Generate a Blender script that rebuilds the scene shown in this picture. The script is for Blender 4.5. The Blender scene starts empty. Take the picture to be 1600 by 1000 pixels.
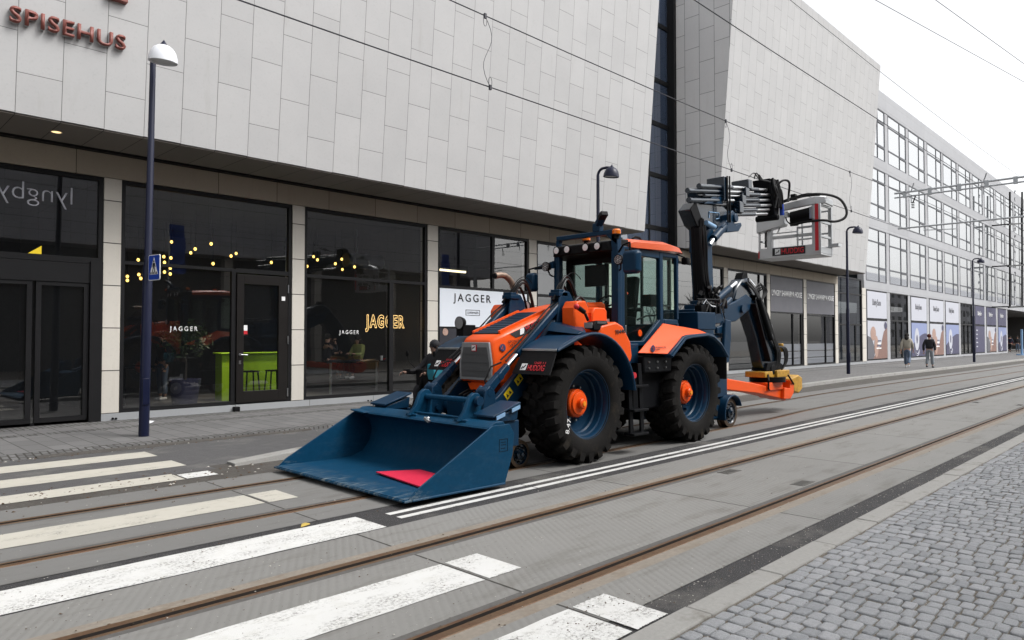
import bpy, bmesh, math, random
from mathutils import Vector, Matrix
R = random.Random(11)
sc = bpy.context.scene
COL = sc.collection
V = Vector
rad = math.radians

# ------------------------------------------------------------------ camera
CAM = V((0.0, 0.0, 1.75)); FPX = 1103.0; YAW = rad(44.55); PIT = math.atan(28 / FPX)
cd = bpy.data.cameras.new("camera"); cam = bpy.data.objects.new("camera", cd); COL.objects.link(cam)
cd.sensor_width = 36.0; cd.lens = 36.0 * FPX / 1600.0; cd.clip_start = 0.05; cd.clip_end = 1500
fw = V((math.cos(YAW) * math.cos(PIT), math.sin(YAW) * math.cos(PIT), math.sin(PIT)))
cam.location = CAM
cam.rotation_euler = fw.to_track_quat('-Z', 'Y').to_euler()
sc.camera = cam

def on_plane(x, y, Y):
    """world point on the plane Y seen at a measured photo position (used to survey the site)"""
    rt = V((math.sin(YAW), -math.cos(YAW), 0)); up = rt.cross(fw)
    r = fw + rt * ((x - 800) / FPX) + up * ((500 - y) / FPX)
    return CAM + r * (Y / r.y)

# ------------------------------------------------------------------ world, sun
w = bpy.data.worlds.new("World"); sc.world = w; w.use_nodes = True
nt = w.node_tree; bg = nt.nodes["Background"]
sky = nt.nodes.new("ShaderNodeTexSky"); sky.sky_type = 'NISHITA'; sky.sun_disc = False
SUN_EL, SUN_AZ = 50, 148          # direction the light comes from: azimuth measured from +Y towards +X
sky.sun_elevation = rad(SUN_EL); sky.sun_rotation = rad(SUN_AZ)
sky.air_density = 1.0; sky.dust_density = 4.0; sky.ozone_density = 1.0
hs = nt.nodes.new("ShaderNodeHueSaturation"); hs.inputs["Saturation"].default_value = 0.10; hs.inputs["Value"].default_value = 1.1
nt.links.new(sky.outputs[0], hs.inputs["Color"]); nt.links.new(hs.outputs[0], bg.inputs[0])
bg.inputs[1].default_value = 0.15
ld = bpy.data.lights.new("sun", 'SUN'); sun = bpy.data.objects.new("sun", ld); COL.objects.link(sun)
ld.energy = 1.0; ld.angle = rad(20); ld.color = (1.0, 0.97, 0.93)
sd = V((math.sin(rad(SUN_AZ)) * math.cos(rad(SUN_EL)), math.cos(rad(SUN_AZ)) * math.cos(rad(SUN_EL)), math.sin(rad(SUN_EL))))
sun.rotation_euler = sd.to_track_quat('Z', 'Y').to_euler(); sun.location = (20, -30, 40)
sc.view_settings.view_transform = 'Standard'; sc.view_settings.look = 'None'
sc.view_settings.exposure = 0.76; sc.view_settings.gamma = 1.0
try:
    sc.cycles.use_denoising = True; sc.cycles.max_bounces = 8; sc.cycles.transparent_max_bounces = 16
    sc.cycles.sample_clamp_indirect = 6.0; sc.cycles.caustics_reflective = False; sc.cycles.caustics_refractive = False
except Exception:
    pass

# ------------------------------------------------------------------ materials
def N(t, kind, **kw):
    n = t.nodes.new(kind)
    for k, v in kw.items(): setattr(n, k, v)
    return n
def ramp(t, fac, a, b, ca=(0, 0, 0, 1), cb=(1, 1, 1, 1)):
    r = N(t, "ShaderNodeValToRGB"); e = r.color_ramp.elements
    e[0].position = a; e[1].position = b; e[0].color = ca; e[1].color = cb
    t.links.new(fac, r.inputs[0]); return r.outputs[0]
def mixc(t, fac, a, b, mode='MIX'):
    m = N(t, "ShaderNodeMix", data_type='RGBA', blend_type=mode)
    for sock, val in ((0, fac), (6, a), (7, b)):
        if isinstance(val, (int, float)): m.inputs[sock].default_value = val
        elif isinstance(val, tuple): m.inputs[sock].default_value = val if len(val) == 4 else (*val, 1)
        else: t.links.new(val, m.inputs[sock])
    return m.outputs[2]
def noise(t, vec, scale, detail=4, rough=.6):
    n = N(t, "ShaderNodeTexNoise"); n.inputs["Scale"].default_value = scale
    n.inputs["Detail"].default_value = detail; n.inputs["Roughness"].default_value = rough
    t.links.new(vec, n.inputs["Vector"]); return n.outputs["Fac"]
def mapping(t, vec, scale=(1, 1, 1), loc=(0, 0, 0), rot=(0, 0, 0)):
    m = N(t, "ShaderNodeMapping"); m.inputs["Scale"].default_value = scale
    m.inputs["Location"].default_value = loc; m.inputs["Rotation"].default_value = rot
    t.links.new(vec, m.inputs["Vector"]); return m.outputs[0]
def k4(c, f=1.0): return (min(1, c[0] * f), min(1, c[1] * f), min(1, c[2] * f), 1)
def bump(t, b, h, strength, dist):
    n = N(t, "ShaderNodeBump"); n.inputs["Strength"].default_value = strength; n.inputs["Distance"].default_value = dist
    t.links.new(h, n.inputs["Height"]); t.links.new(n.outputs[0], b.inputs["Normal"])
MATS = {}
def mat(name, col, rough=.6, metal=0., var=.18, scale=2.5, bumps=0., bscale=60., coat=0., dirt=None, spec=.5, em=None, speck=None):
    m = bpy.data.materials.new(name); m.use_nodes = True; t = m.node_tree; b = t.nodes["Principled BSDF"]
    tc = N(t, "ShaderNodeTexCoord").outputs["Object"]
    n1 = noise(t, tc, scale, 5); n2 = noise(t, tc, scale * 9, 3)
    c = mixc(t, n1, k4(col, 1 - var), k4(col, 1 + var))
    c = mixc(t, ramp(t, n2, .35, .7), c, k4(col, 1 - var * .8)) if var > 0.1 else c
    if dirt:
        dc, amt, dsc = dirt
        f = ramp(t, noise(t, tc, dsc, 8, .7), .62 - amt * .3, .72 - amt * .1)
        c = mixc(t, f, c, k4(dc))
    if speck:
        scs, thr, scol = speck
        f = ramp(t, noise(t, tc, scs, 2, .5), thr, thr + .05)
        c = mixc(t, f, c, k4(scol))
    t.links.new(c, b.inputs["Base Color"])
    rr = N(t, "ShaderNodeMapRange"); rr.inputs[3].default_value = max(.03, rough * .8); rr.inputs[4].default_value = min(1, rough * 1.25)
    t.links.new(n1, rr.inputs[0]); t.links.new(rr.outputs[0], b.inputs["Roughness"])
    b.inputs["Metallic"].default_value = metal; b.inputs["Coat Weight"].default_value = coat
    b.inputs["Coat Roughness"].default_value = .12; b.inputs["Specular IOR Level"].default_value = spec
    if bumps: bump(t, b, noise(t, tc, bscale, 4), bumps, .01)
    if em:
        b.inputs["Emission Color"].default_value = (*em[0], 1); b.inputs["Emission Strength"].default_value = em[1]
    MATS[name] = m; return m
def panel_mat(name, col, ax_u, ax_v, bw, rh, u0, v0, offset=.5, mortar=.006, var=.05, joint=(.10, .10, .10), rough=.75, freq=2):
    """cladding / slab pattern: bricks bw long along world axis ax_u, rh high along ax_v"""
    m = bpy.data.materials.new(name); m.use_nodes = True; t = m.node_tree; b = t.nodes["Principled BSDF"]
    tc = N(t, "ShaderNodeTexCoord").outputs["Object"]
    s = N(t, "ShaderNodeSeparateXYZ"); t.links.new(tc, s.inputs[0]); cmb = N(t, "ShaderNodeCombineXYZ")
    for ax, off, k in ((ax_u, u0, 0), (ax_v, v0, 1)):
        a = N(t, "ShaderNodeMath", operation='ADD'); a.inputs[1].default_value = -off + 100 * (bw if k == 0 else rh * 2)
        t.links.new(s.outputs["XYZ".index(ax)], a.inputs[0]); t.links.new(a.outputs[0], cmb.inputs[k])
    br = N(t, "ShaderNodeTexBrick"); br.offset = offset; br.offset_frequency = freq; br.squash = 1
    br.inputs["Scale"].default_value = 1; br.inputs["Brick Width"].default_value = bw; br.inputs["Row Height"].default_value = rh
    br.inputs["Mortar Size"].default_value = mortar; br.inputs["Mortar Smooth"].default_value = 0.2
    br.inputs["Color1"].default_value = k4(col, 1 - var); br.inputs["Color2"].default_value = k4(col, 1 + var); br.inputs["Mortar"].default_value = k4(joint)
    br.inputs["Bias"].default_value = 0
    t.links.new(cmb.outputs[0], br.inputs["Vector"])
    n1 = noise(t, tc, .9, 6, .65); n2 = noise(t, tc, 22, 4)
    c = mixc(t, ramp(t, n1, .3, .75), br.outputs["Color"], mixc(t, 1.0, br.outputs["Color"], (.92, .92, .925), 'MULTIPLY'))
    c = mixc(t, ramp(t, n2, .55, .8), c, mixc(t, 1.0, c, (.9, .9, .9), 'MULTIPLY'))
    st = noise(t, mapping(t, tc, (3, 3, .35)), 1.0, 5, .7)       # rain streaks running down the face
    c = mixc(t, ramp(t, st, .6, .8), c, mixc(t, 1.0, c, (.9, .89, .87), 'MULTIPLY'))
    t.links.new(c, b.inputs["Base Color"]); b.inputs["Roughness"].default_value = rough; b.inputs["Specular IOR Level"].default_value = .3
    inv = N(t, "ShaderNodeMath", operation='SUBTRACT'); inv.inputs[0].default_value = 1; t.links.new(br.outputs["Fac"], inv.inputs[1])
    bump(t, b, inv.outputs[0], .5, .01)
    MATS[name] = m; return m
def glass_mat(name, tint, ior, rough=0.0, body=(.02, .022, .025), clear=.8, base=0.0):
    """architectural glass: tinted see-through body with a Fresnel mirror surface"""
    m = bpy.data.materials.new(name); m.use_nodes = True; t = m.node_tree
    out = t.nodes["Material Output"]; t.nodes.remove(t.nodes["Principled BSDF"])
    tr = N(t, "ShaderNodeBsdfTransparent"); tr.inputs[0].default_value = (*tint, 1)
    df = N(t, "ShaderNodeBsdfDiffuse"); df.inputs[0].default_value = (*body, 1)
    a = N(t, "ShaderNodeMixShader"); a.inputs[0].default_value = clear
    t.links.new(df.outputs[0], a.inputs[1]); t.links.new(tr.outputs[0], a.inputs[2])
    gl = N(t, "ShaderNodeBsdfGlossy"); gl.inputs["Roughness"].default_value = rough
    tc = N(t, "ShaderNodeTexCoord").outputs["Object"]
    bn = N(t, "ShaderNodeBump"); bn.inputs["Strength"].default_value = .06; bn.inputs["Distance"].default_value = .02
    t.links.new(noise(t, tc, .9, 1), bn.inputs["Height"]); t.links.new(bn.outputs[0], gl.inputs["Normal"])
    ge = N(t, "ShaderNodeNewGeometry"); dt = N(t, "ShaderNodeVectorMath", operation='DOT_PRODUCT')      # Schlick Fresnel, the same from both sides
    t.links.new(ge.outputs["Normal"], dt.inputs[0]); t.links.new(ge.outputs["Incoming"], dt.inputs[1])
    ab = N(t, "ShaderNodeMath", operation='ABSOLUTE'); t.links.new(dt.outputs["Value"], ab.inputs[0])
    om = N(t, "ShaderNodeMath", operation='SUBTRACT'); om.inputs[0].default_value = 1; t.links.new(ab.outputs[0], om.inputs[1])
    pw = N(t, "ShaderNodeMath", operation='POWER'); pw.inputs[1].default_value = 5; t.links.new(om.outputs[0], pw.inputs[0])
    f0 = max(base, ((ior - 1) / (ior + 1)) ** 2 * 1.6)
    mr = N(t, "ShaderNodeMapRange"); mr.inputs[3].default_value = f0; mr.inputs[4].default_value = 1; t.links.new(pw.outputs[0], mr.inputs[0])
    x = N(t, "ShaderNodeMixShader"); t.links.new(mr.outputs[0], x.inputs[0]); t.links.new(a.outputs[0], x.inputs[1]); t.links.new(gl.outputs[0], x.inputs[2])
    t.links.new(x.outputs[0], out.inputs[0]); MATS[name] = m; return m

CLAD = (.445, .443, .442)
panel_mat("cladding_front", CLAD, "Z", "X", 1.385, .686, 5.62, 2.58, var=.026, joint=(.15,.148,.145), mortar=.006)
panel_mat("cladding_side_lightened", (.70, .69, .68), "Z", "Y", 1.385, .70, 5.9, 14.55, var=.03, joint=(.06,.06,.065), mortar=.008)  # same cladding, paler: light put into the colour of the sunless side
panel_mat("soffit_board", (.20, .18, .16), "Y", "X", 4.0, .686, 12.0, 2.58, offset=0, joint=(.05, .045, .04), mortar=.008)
panel_mat("fascia_shaded", (.42, .37, .30), "Z", "X", 3.0, 1.43, 4.0, 3.9, offset=0, joint=(.09, .08, .07), mortar=.008)  # column concrete in a darker tone, overhang shade put into the colour
panel_mat("column_stone", (.56, .53, .475), "X", "Z", 40., .877, 0, .2, offset=0, joint=(.06, .055, .05), mortar=.011)
panel_mat("plinth_stone", (.30, .31, .32), "Z", "X", 9.0, 1.9, -3, 3.4, offset=0, joint=(.12, .12, .12), mortar=.008)
panel_mat("office_stone", (.37, .375, .39), "X", "Z", 4.9, .72, 50, .1, offset=0, joint=(.30, .30, .31), mortar=.008)
panel_mat("grey_cladding", (.50, .50, .53), "Z", "X", 1.4, .7, 6, 0)
mat("window_frame", (.010, .010, .011), .45, var=.1, spec=.2)
mat("frame_brown", (.010, .0085, .008), .45, var=.1, spec=.2)
mat("office_frame", (.06, .064, .075), .45, var=.1, spec=.3)
glass_mat("shop_glass", (.78, .80, .81), 1.7, base=.13)
glass_mat("shade_glass", (.55, .6, .62), 1.75, body=(.04, .05, .06), clear=.75, base=.24)
glass_mat("slot_glass", (.20, .24, .30), 2.0, body=(.06, .085, .14), clear=.35, base=.2)
glass_mat("office_glass", (.35, .4, .42), 2.2, body=(.36, .39, .42), clear=.35, base=.5)
glass_mat("cab_glass", (.80, .93, .88), 1.4, body=(.05, .09, .08), clear=.96, base=.0)
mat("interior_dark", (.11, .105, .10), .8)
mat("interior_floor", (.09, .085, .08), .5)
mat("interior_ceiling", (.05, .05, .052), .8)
mat("lime_paint", (.42, .70, .012), .55, var=.06)
mat("backing_grey", (.26, .265, .29), .7, var=.04)
mat("backing_pale", (.42, .50, .49), .7, var=.04)
mat("steel_duct", (.62, .66, .72), .3, metal=1.0, var=.08)
mat("asphalt", (.030, .029, .031), .9, var=.25, scale=1.4, bumps=.6, bscale=160, speck=(120, .63, (.24, .235, .22)), dirt=((.10, .095, .088), .35, 1.1))
mat("lane_asphalt", (.085, .083, .085), .9, var=.2, scale=.7, bumps=.5, bscale=170, speck=(170, .68, (.26, .26, .25)), dirt=((.15, .145, .135), .35, .8))
mat("dirt_asphalt", (.085, .078, .07), .95, var=.4, scale=2.5, bumps=.8, bscale=90, dirt=((.05, .043, .037), .6, 2.0))
mat("ground_earth", (.14, .135, .13), .95)
mat("kerb_granite", (.29, .285, .27), .85, var=.15, scale=4, bumps=.3, bscale=140, dirt=((.15, .14, .12), .25, 3.0), speck=(230, .64, (.2, .2, .2)))
mat("rail_concrete", (.235, .205, .17), .85, var=.25, scale=3, dirt=((.165, .13, .095), .3, 2.2))
mat("rail_rust", (.135, .080, .042), .55, metal=.3, var=.35, scale=6, bumps=.2, dirt=((.10, .045, .022), .5, 5.0))
mat("rail_groove", (.02, .014, .011), .9, var=.3)
mat("rubber_seal", (.10, .095, .09), .9, var=.3)
mat("sett_granite", (.275, .284, .296), .85, var=.30, scale=22, bumps=.9, bscale=70, speck=(260, .63, (.4, .41, .42)))
mat("sett_granite_dark", (.24, .25, .262), .85, var=.30, scale=22, bumps=.9, bscale=70, speck=(260, .66, (.3, .3, .3)))
mat("sett_granite_pale", (.315, .322, .335), .85, var=.28, scale=22, bumps=.9, bscale=70, speck=(260, .66, (.16, .16, .17)))
mat("sett_joint", (.13, .112, .09), .95, var=.4, scale=9, bumps=.8, bscale=120, speck=(150, .62, (.42, .41, .38)))
def slab_mat(name, col, u0, ribs=True):
    m = panel_mat(name, col, "X", "Y", 3.41, 60., u0, -20, offset=0, mortar=.012, joint=(.05, .047, .043), var=.03)
    t = m.node_tree; b = t.nodes["Principled BSDF"]; tc = N(t, "ShaderNodeTexCoord").outputs["Object"]
    src = b.inputs["Base Color"].links[0].from_socket
    wv = N(t, "ShaderNodeTexWave"); wv.wave_type = 'BANDS'; wv.bands_direction = 'DIAGONAL'
    wv.inputs["Scale"].default_value = 9.0; wv.inputs["Distortion"].default_value = .6; wv.inputs["Detail"].default_value = 2; wv.inputs["Detail Scale"].default_value = 3
    t.links.new(mapping(t, tc, (1, -.6, 0)), wv.inputs[0])
    ws = ramp(t, wv.outputs["Fac"], .1, .6) if ribs else 1.0
    if ribs: ws = mixc(t, ramp(t, noise(t, tc, 1.3, 5, .65), .38, .66), ws, (1, 1, 1))
    c = mixc(t, ws, mixc(t, 1., src, (.90, .90, .89), 'MULTIPLY'), src)
    dn = ramp(t, noise(t, mapping(t, tc, (.5, 2.2, 1)), 1.6, 7, .7), .52, .78)
    c = mixc(t, dn, c, mixc(t, 1., c, (.62, .59, .55), 'MULTIPLY'))
    sp = ramp(t, noise(t, tc, 55, 2), .70, .74); c = mixc(t, sp, c, (.07, .062, .055))
    sp2 = ramp(t, noise(t, mapping(t, tc, (1, 1, 1), (7, 3, 0)), 34, 2), .735, .75); c = mixc(t, sp2, c, (.46, .45, .42))
    t.links.new(c, b.inputs["Base Color"]); bump(t, b, wv.outputs["Fac"] if ribs else noise(t, tc, 60, 4), .25, .004); return m
slab_mat("slab_right", (.215, .212, .202), .13)
slab_mat("slab_left", (.170, .168, .162), .13, False)
def paint_mat(name, col, wear):
    m = mat(name, col, .75, var=.06, scale=3, bumps=.3, bscale=120); t = m.node_tree; b = t.nodes["Principled BSDF"]
    tc = N(t, "ShaderNodeTexCoord").outputs["Object"]; src = b.inputs["Base Color"].links[0].from_socket
    a = noise(t, mapping(t, tc, (1, 2.4, 1)), 2.0, 8, .72); f = ramp(t, a, .66 - wear * .16, .76 - wear * .10)
    g = noise(t, tc, 48, 5, .75); f2 = ramp(t, g, .48, .60)
    mu = N(t, "ShaderNodeMath", operation='MULTIPLY'); t.links.new(f, mu.inputs[0]); t.links.new(f2, mu.inputs[1])
    c = mixc(t, mu.outputs[0], src, (.15, .145, .135)); c = mixc(t, ramp(t, noise(t, tc, 6, 5), .5, .85), c, mixc(t, 1., c, (.83, .82, .79), 'MULTIPLY'))
    t.links.new(c, b.inputs["Base Color"]); return m
paint_mat("paint_white", (.60, .60, .585), 1.25)
paint_mat("paint_cream", (.46, .44, .385), .85)
panel_mat("flagstone", (.150, .148, .147), "Y", "X", .62, .31, 12.4, 0, joint=(.075, .073, .07), mortar=.010, var=.10, rough=.9)
panel_mat("small_setts", (.135, .133, .132), "Y", "X", .14, .10, 12.4, 0, joint=(.05, .047, .043), mortar=.014, var=.25, rough=.9)

BLUE = (.0035, .027, .062)
mat("blue_paint", BLUE, .38, var=.10, scale=2, coat=.06, spec=.20, dirt=((.030, .042, .055), .12, 2.6))
mat("boom_paint", (.004, .014, .028), .22, var=.15, scale=2, coat=.5, spec=.4)
def worn_blue():
    m = mat("bucket_paint", (.0025, .043, .096), .46, var=.16, scale=2, coat=.0, spec=.14); t = m.node_tree; b = t.nodes["Principled BSDF"]
    tc = N(t, "ShaderNodeTexCoord").outputs["Object"]; src = b.inputs["Base Color"].links[0].from_socket
    f = ramp(t, noise(t, mapping(t, tc, (1.2, 7, 3)), 2.5, 9, .78), .50, .60)
    s = N(t, "ShaderNodeSeparateXYZ"); t.links.new(tc, s.inputs[0])
    g = N(t, "ShaderNodeMapRange"); g.inputs[1].default_value = 4.80; g.inputs[2].default_value = 4.42; g.inputs[3].default_value = .04; g.inputs[4].default_value = 1
    t.links.new(s.outputs[0], g.inputs[0]); mu = N(t, "ShaderNodeMath", operation='MULTIPLY'); t.links.new(f, mu.inputs[0]); t.links.new(g.outputs[0], mu.inputs[1])
    c = mixc(t, mu.outputs[0], src, (.16, .20, .22))
    c = mixc(t, ramp(t, noise(t, tc, 13, 3), .74, .78), c, (.03, .035, .035)); t.links.new(c, b.inputs["Base Color"])
worn_blue()
mat("orange_paint", (.80, .088, .006), .40, var=.05, scale=2, coat=.12, spec=.28, dirt=((.48, .085, .02), .10, 3.2))
mat("roof_paint", (.72, .12, .04), .38, var=.06, coat=.3)
mat("black_plastic", (.006, .006, .007), .5, var=.15, spec=.12)
mat("black_steel", (.007, .0075, .009), .5, var=.25, bumps=.1, spec=.09)
mat("hose_rubber", (.006, .006, .007), .42, var=.2, spec=.3)
mat("tyre_rubber", (.0150, .0142, .0137), .85, var=.25, scale=4, bumps=.3, bscale=50, dirt=((.034, .029, .023), .25, 3.5), spec=.08)
mat("tyre_muddy", (.028, .021, .015), .95, var=.35, scale=4, bumps=.4, bscale=50, dirt=((.075, .055, .038), .5, 3.0))
mat("chrome", (.80, .82, .85), .12, metal=1, var=.04)
mat("steel_bright", (.55, .56, .57), .28, metal=1, var=.12)
mat("aluminium", (.52, .53, .54), .40, metal=.9, var=.10, scale=6)
mat("grille_grey", (.26, .26, .265), .5, metal=.2, var=.12)
mat("grille_mesh", (.075, .075, .077), .6, var=.2, scale=9)
mat("exhaust_steel", (.27, .19, .145), .42, metal=.55, var=.2, scale=9)
mat("flap_rubber", (.012, .012, .013), .65, var=.15, spec=.12)
mat("cap_orange", (.75, .25, .01), .4, var=.05)
mat("yellow_paint", (.52, .28, .025), .5, var=.3, dirt=((.16, .09, .02), .3, 5))
mat("warning_yellow", (.72, .52, .01), .5, var=.05)
mat("red_mark", (.52, .012, .022), .5, var=.05)
mat("red_sheet", (.62, .012, .055), .6, var=.15, scale=5)
mat("red_tool", (.58, .012, .012), .35, coat=.3, var=.05)
mat("white_mark", (.80, .80, .80), .5, var=.03)
mat("black_mark", (.012, .012, .013), .6, var=.05)
mat("navy_mark", (.02, .03, .09), .5, var=.05)
mat("amber_lens", (.75, .17, .01), .25, coat=.5, var=.05)
mat("light_lens", (.72, .73, .74), .25, var=.05)
mat("rail_wheel_steel", (.11, .075, .05), .45, metal=.6, var=.3)
mat("lamp_navy", (.0035, .006, .026), .42, coat=.1, var=.08, spec=.3)
mat("lamp_white", (.74, .76, .80), .35, coat=.2, var=.04)
mat("lamp_diffuser", (.50, .51, .52), .5, var=.04)
mat("sign_blue", (.012, .055, .38), .4, var=.03)
mat("letters_brown", (.20, .058, .045), .5, var=.1)
mat("poster_white", (.66, .70, .76), .5, var=.02)
mat("poster_grey", (.10, .10, .115), .55, var=.04)
mat("poster_black", (.018, .018, .026), .45, var=.1)
mat("poster_navy", (.052, .050, .10), .5, var=.04)
mat("poster_blue", (.22, .26, .43), .5, var=.03)
mat("poster_pale", (.46, .47, .52), .5, var=.03)
mat("poster_skin", (.40, .26, .21), .55, var=.35, scale=2.2)
mat("poster_skin_dark", (.23, .13, .105), .55, var=.4, scale=2.2)
mat("bulb_glow", (1, .8, .4), .5, em=((1.0, .60, .13), 3.4))
mat("neon_glow", (1, .8, .4), .5, em=((1.0, .62, .22), 1.6))
mat("tube_glow", (1, .9, .6), .5, em=((1.0, .84, .5), 2.2))
mat("yellow_glow", (1, .8, .1), .5, em=((.9, .62, .03), .9))
mat("downlight_glow", (1, .8, .5), .5, em=((1.0, .70, .35), .9))
mat("wire_dark", (.035, .035, .045), .5, metal=.2)
mat("mast_grey", (.50, .52, .54), .5, metal=.4, var=.1)
mat("skin", (.50, .30, .22), .6, var=.06)
mat("skin_dark", (.22, .13, .095), .6, var=.06)
for nm, c in dict(cloth_beige=(.42, .385, .32), cloth_black=(.014, .014, .018), cloth_denim=(.11, .15, .22), cloth_grey=(.27, .30, .33), cloth_lime=(.40, .46, .16), cloth_white=(.7, .7, .7), cloth_navy=(.02, .025, .05), cloth_red=(.30, .02, .03), hair_dark=(.015, .012, .01), hair_red=(.10, .025, .012), cloth_teal=(.02, .22, .30), cloth_orange=(.85, .10, .04), cloth_hivis=(.55, .75, .08)).items():
    mat(nm, c, .85, var=.22, scale=7, bumps=.25, bscale=40)
mat("leaf_green", (.035, .06, .02), .6, var=.4)
mat("leaf_yellow", (.50, .36, .08), .7, var=.3)
mat("bark", (.09, .075, .06), .9, var=.3)
mat("cover_steel", (.13, .125, .115), .55, metal=.3, var=.3)
mat("grit_pale", (.42, .40, .36), .8, var=.3, scale=30)
mat("grit_brown", (.10, .065, .04), .9, var=.4, scale=30)
mat("paper_white", (.72, .73, .76), .7, var=.05)
mat("flag_blue", (.015, .06, .32), .7, var=.1)
mat("lightblue_paint", (.22, .38, .58), .5)

# ------------------------------------------------------------------ mesh helpers
WM = {}
def tag(o, label=None, cat=None, group=None, kind=None):
    for k, v in (("label", label), ("category", cat), ("group", group), ("kind", kind)):
        if v: o[k] = v
    return o
def thing(name, loc, label, cat, group=None):
    o = bpy.data.objects.new(name, None); o.empty_display_size = .2; o.location = loc; COL.objects.link(o)
    WM[o] = Matrix.Translation(V(loc)); return tag(o, label, cat, group)
def attach(o, parent, M=None, local=False):
    if parent is not None:
        o.parent = parent
        o.matrix_parent_inverse = Matrix() if local else WM[parent].inverted()
    if M is not None: o.matrix_basis = M
    WM[o] = (WM[parent] if (local and parent is not None) else Matrix()) @ (M or Matrix())
class MB:
    def __init__(s): s.v = []; s.f = []; s.m = []
    def add(s, vs, fs, mi=0):
        n = len(s.v); s.v += [tuple(p) for p in vs]
        s.f += [tuple(i + n for i in f) for f in fs]; s.m += [mi] * len(fs); return s
    def box(s, x0, x1, y0, y1, z0, z1, mi=0):
        return s.add([(x, y, z) for z in (z0, z1) for y in (y0, y1) for x in (x0, x1)],
                     [(0, 2, 3, 1), (4, 5, 7, 6), (0, 1, 5, 4), (2, 6, 7, 3), (0, 4, 6, 2), (1, 3, 7, 5)], mi)
    def bar(s, p, q, w, h, up=(0, 0, 1), mi=0, w2=None, h2=None):
        p, q = V(p), V(q); d = (q - p).normalized(); a = d.cross(V(up))
        if a.length < 1e-4: a = d.cross(V((0, 1, 0)))
        a.normalize(); b = a.cross(d); w2 = w if w2 is None else w2; h2 = h if h2 is None else h2
        vs = [c + a * (sx * ww / 2) + b * (sz * hh / 2) for c, ww, hh in ((p, w, h), (q, w2, h2)) for sx, sz in ((-1, -1), (1, -1), (1, 1), (-1, 1))]
        return s.add(vs, [(0, 1, 2, 3), (7, 6, 5, 4), (0, 4, 5, 1), (1, 5, 6, 2), (2, 6, 7, 3), (3, 7, 4, 0)], mi)
    def tube(s, pts, r, n=10, mi=0, closed=False):
        pts = [V(p) for p in pts]; rs = r if isinstance(r, (list, tuple)) else [r] * len(pts)
        L = len(pts); base = len(s.v); ref = None
        for i, p in enumerate(pts):
            a = pts[(i - 1) % L] if (i > 0 or closed) else p; b = pts[(i + 1) % L] if (i < L - 1 or closed) else p
            d = (b - a).normalized()
            if ref is None:
                ref = d.orthogonal().normalized()
            ref = (ref - d * ref.dot(d)).normalized(); o = d.cross(ref)
            for k in range(n):
                t = 2 * math.pi * k / n; s.v.append(tuple(p + (ref * math.cos(t) + o * math.sin(t)) * rs[i]))
        for i in range(L if closed else L - 1):
            j = (i + 1) % L
            for k in range(n):
                s.f.append((base + i * n + k, base + i * n + (k + 1) % n, base + j * n + (k + 1) % n, base + j * n + k)); s.m.append(mi)
        if not closed:
            s.f.append(tuple(base + k for k in range(n))[::-1]); s.m.append(mi)
            s.f.append(tuple(base + (L - 1) * n + k for k in range(n))); s.m.append(mi)
        return s
    def hose(s, pts, r, n=7, k=5):
        P_ = [V(p) for p in pts]; P_ = [P_[0]] + P_ + [P_[-1]]; out = []
        for i in range(1, len(P_) - 2):
            a, b, c, d = P_[i - 1:i + 3]
            for j in range(k):
                t = j / k; out.append(.5 * ((2 * b) + (c - a) * t + (2 * a - 5 * b + 4 * c - d) * t * t + (3 * b - a - 3 * c + d) * t ** 3))
        return s.tube(out + [P_[-2]], r, n)
    def cyl(s, p, q, r, n=20, mi=0, r2=None): return s.tube([p, q], [r, r if r2 is None else r2], n, mi)
    def prism(s, poly, axis, a, b, mi=0):
        n = len(poly)
        def P(u, v, t): return {'y': (u, t, v), 'x': (t, u, v), 'z': (u, v, t)}[axis]
        vs = [P(u, v, a) for u, v in poly] + [P(u, v, b) for u, v in poly]
        fs = [tuple(range(n)), tuple(range(2 * n - 1, n - 1, -1))] + [(i, (i + 1) % n, n + (i + 1) % n, n + i) for i in range(n)]
        return s.add(vs, fs, mi)
    def lathe(s, prof, c, axis, n=32, mi=0):
        c = V(c); ax = V(axis).normalized(); a = ax.orthogonal().normalized(); b = ax.cross(a); base = len(s.v)
        for r, h in prof:
            for k in range(n):
                t = 2 * math.pi * k / n; s.v.append(tuple(c + ax * h + (a * math.cos(t) + b * math.sin(t)) * r))
        for i in range(len(prof) - 1):
            for k in range(n):
                s.f.append((base + i * n + k, base + i * n + (k + 1) % n, base + (i + 1) * n + (k + 1) % n, base + (i + 1) * n + k)); s.m.append(mi)
        return s
    def ball(s, c, r, n=12, mi=0, sx=(1, 1, 1)):
        k = n // 2; base = len(s.v)
        s.lathe([(max(1e-4, math.sin(math.pi * i / k)) , -math.cos(math.pi * i / k)) for i in range(k + 1)], (0, 0, 0), (0, 0, 1), n, mi)
        for i in range(base, len(s.v)):
            p = s.v[i]; s.v[i] = tuple(c[j] + p[j] * r * sx[j] for j in range(3))
        return s
    def loft(s, secs, mi=0, caps=True):
        n = len(secs[0]); base = len(s.v)
        for q in secs: s.v += [tuple(p) for p in q]
        for i in range(len(secs) - 1):
            for k in range(n):
                s.f.append((base + i * n + k, base + i * n + (k + 1) % n, base + (i + 1) * n + (k + 1) % n, base + (i + 1) * n + k)); s.m.append(mi)
        if caps:
            s.f.append(tuple(base + k for k in range(n))); s.m.append(mi)
            s.f.append(tuple(base + (len(secs) - 1) * n + k for k in range(n))); s.m.append(mi)
        return s
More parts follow.
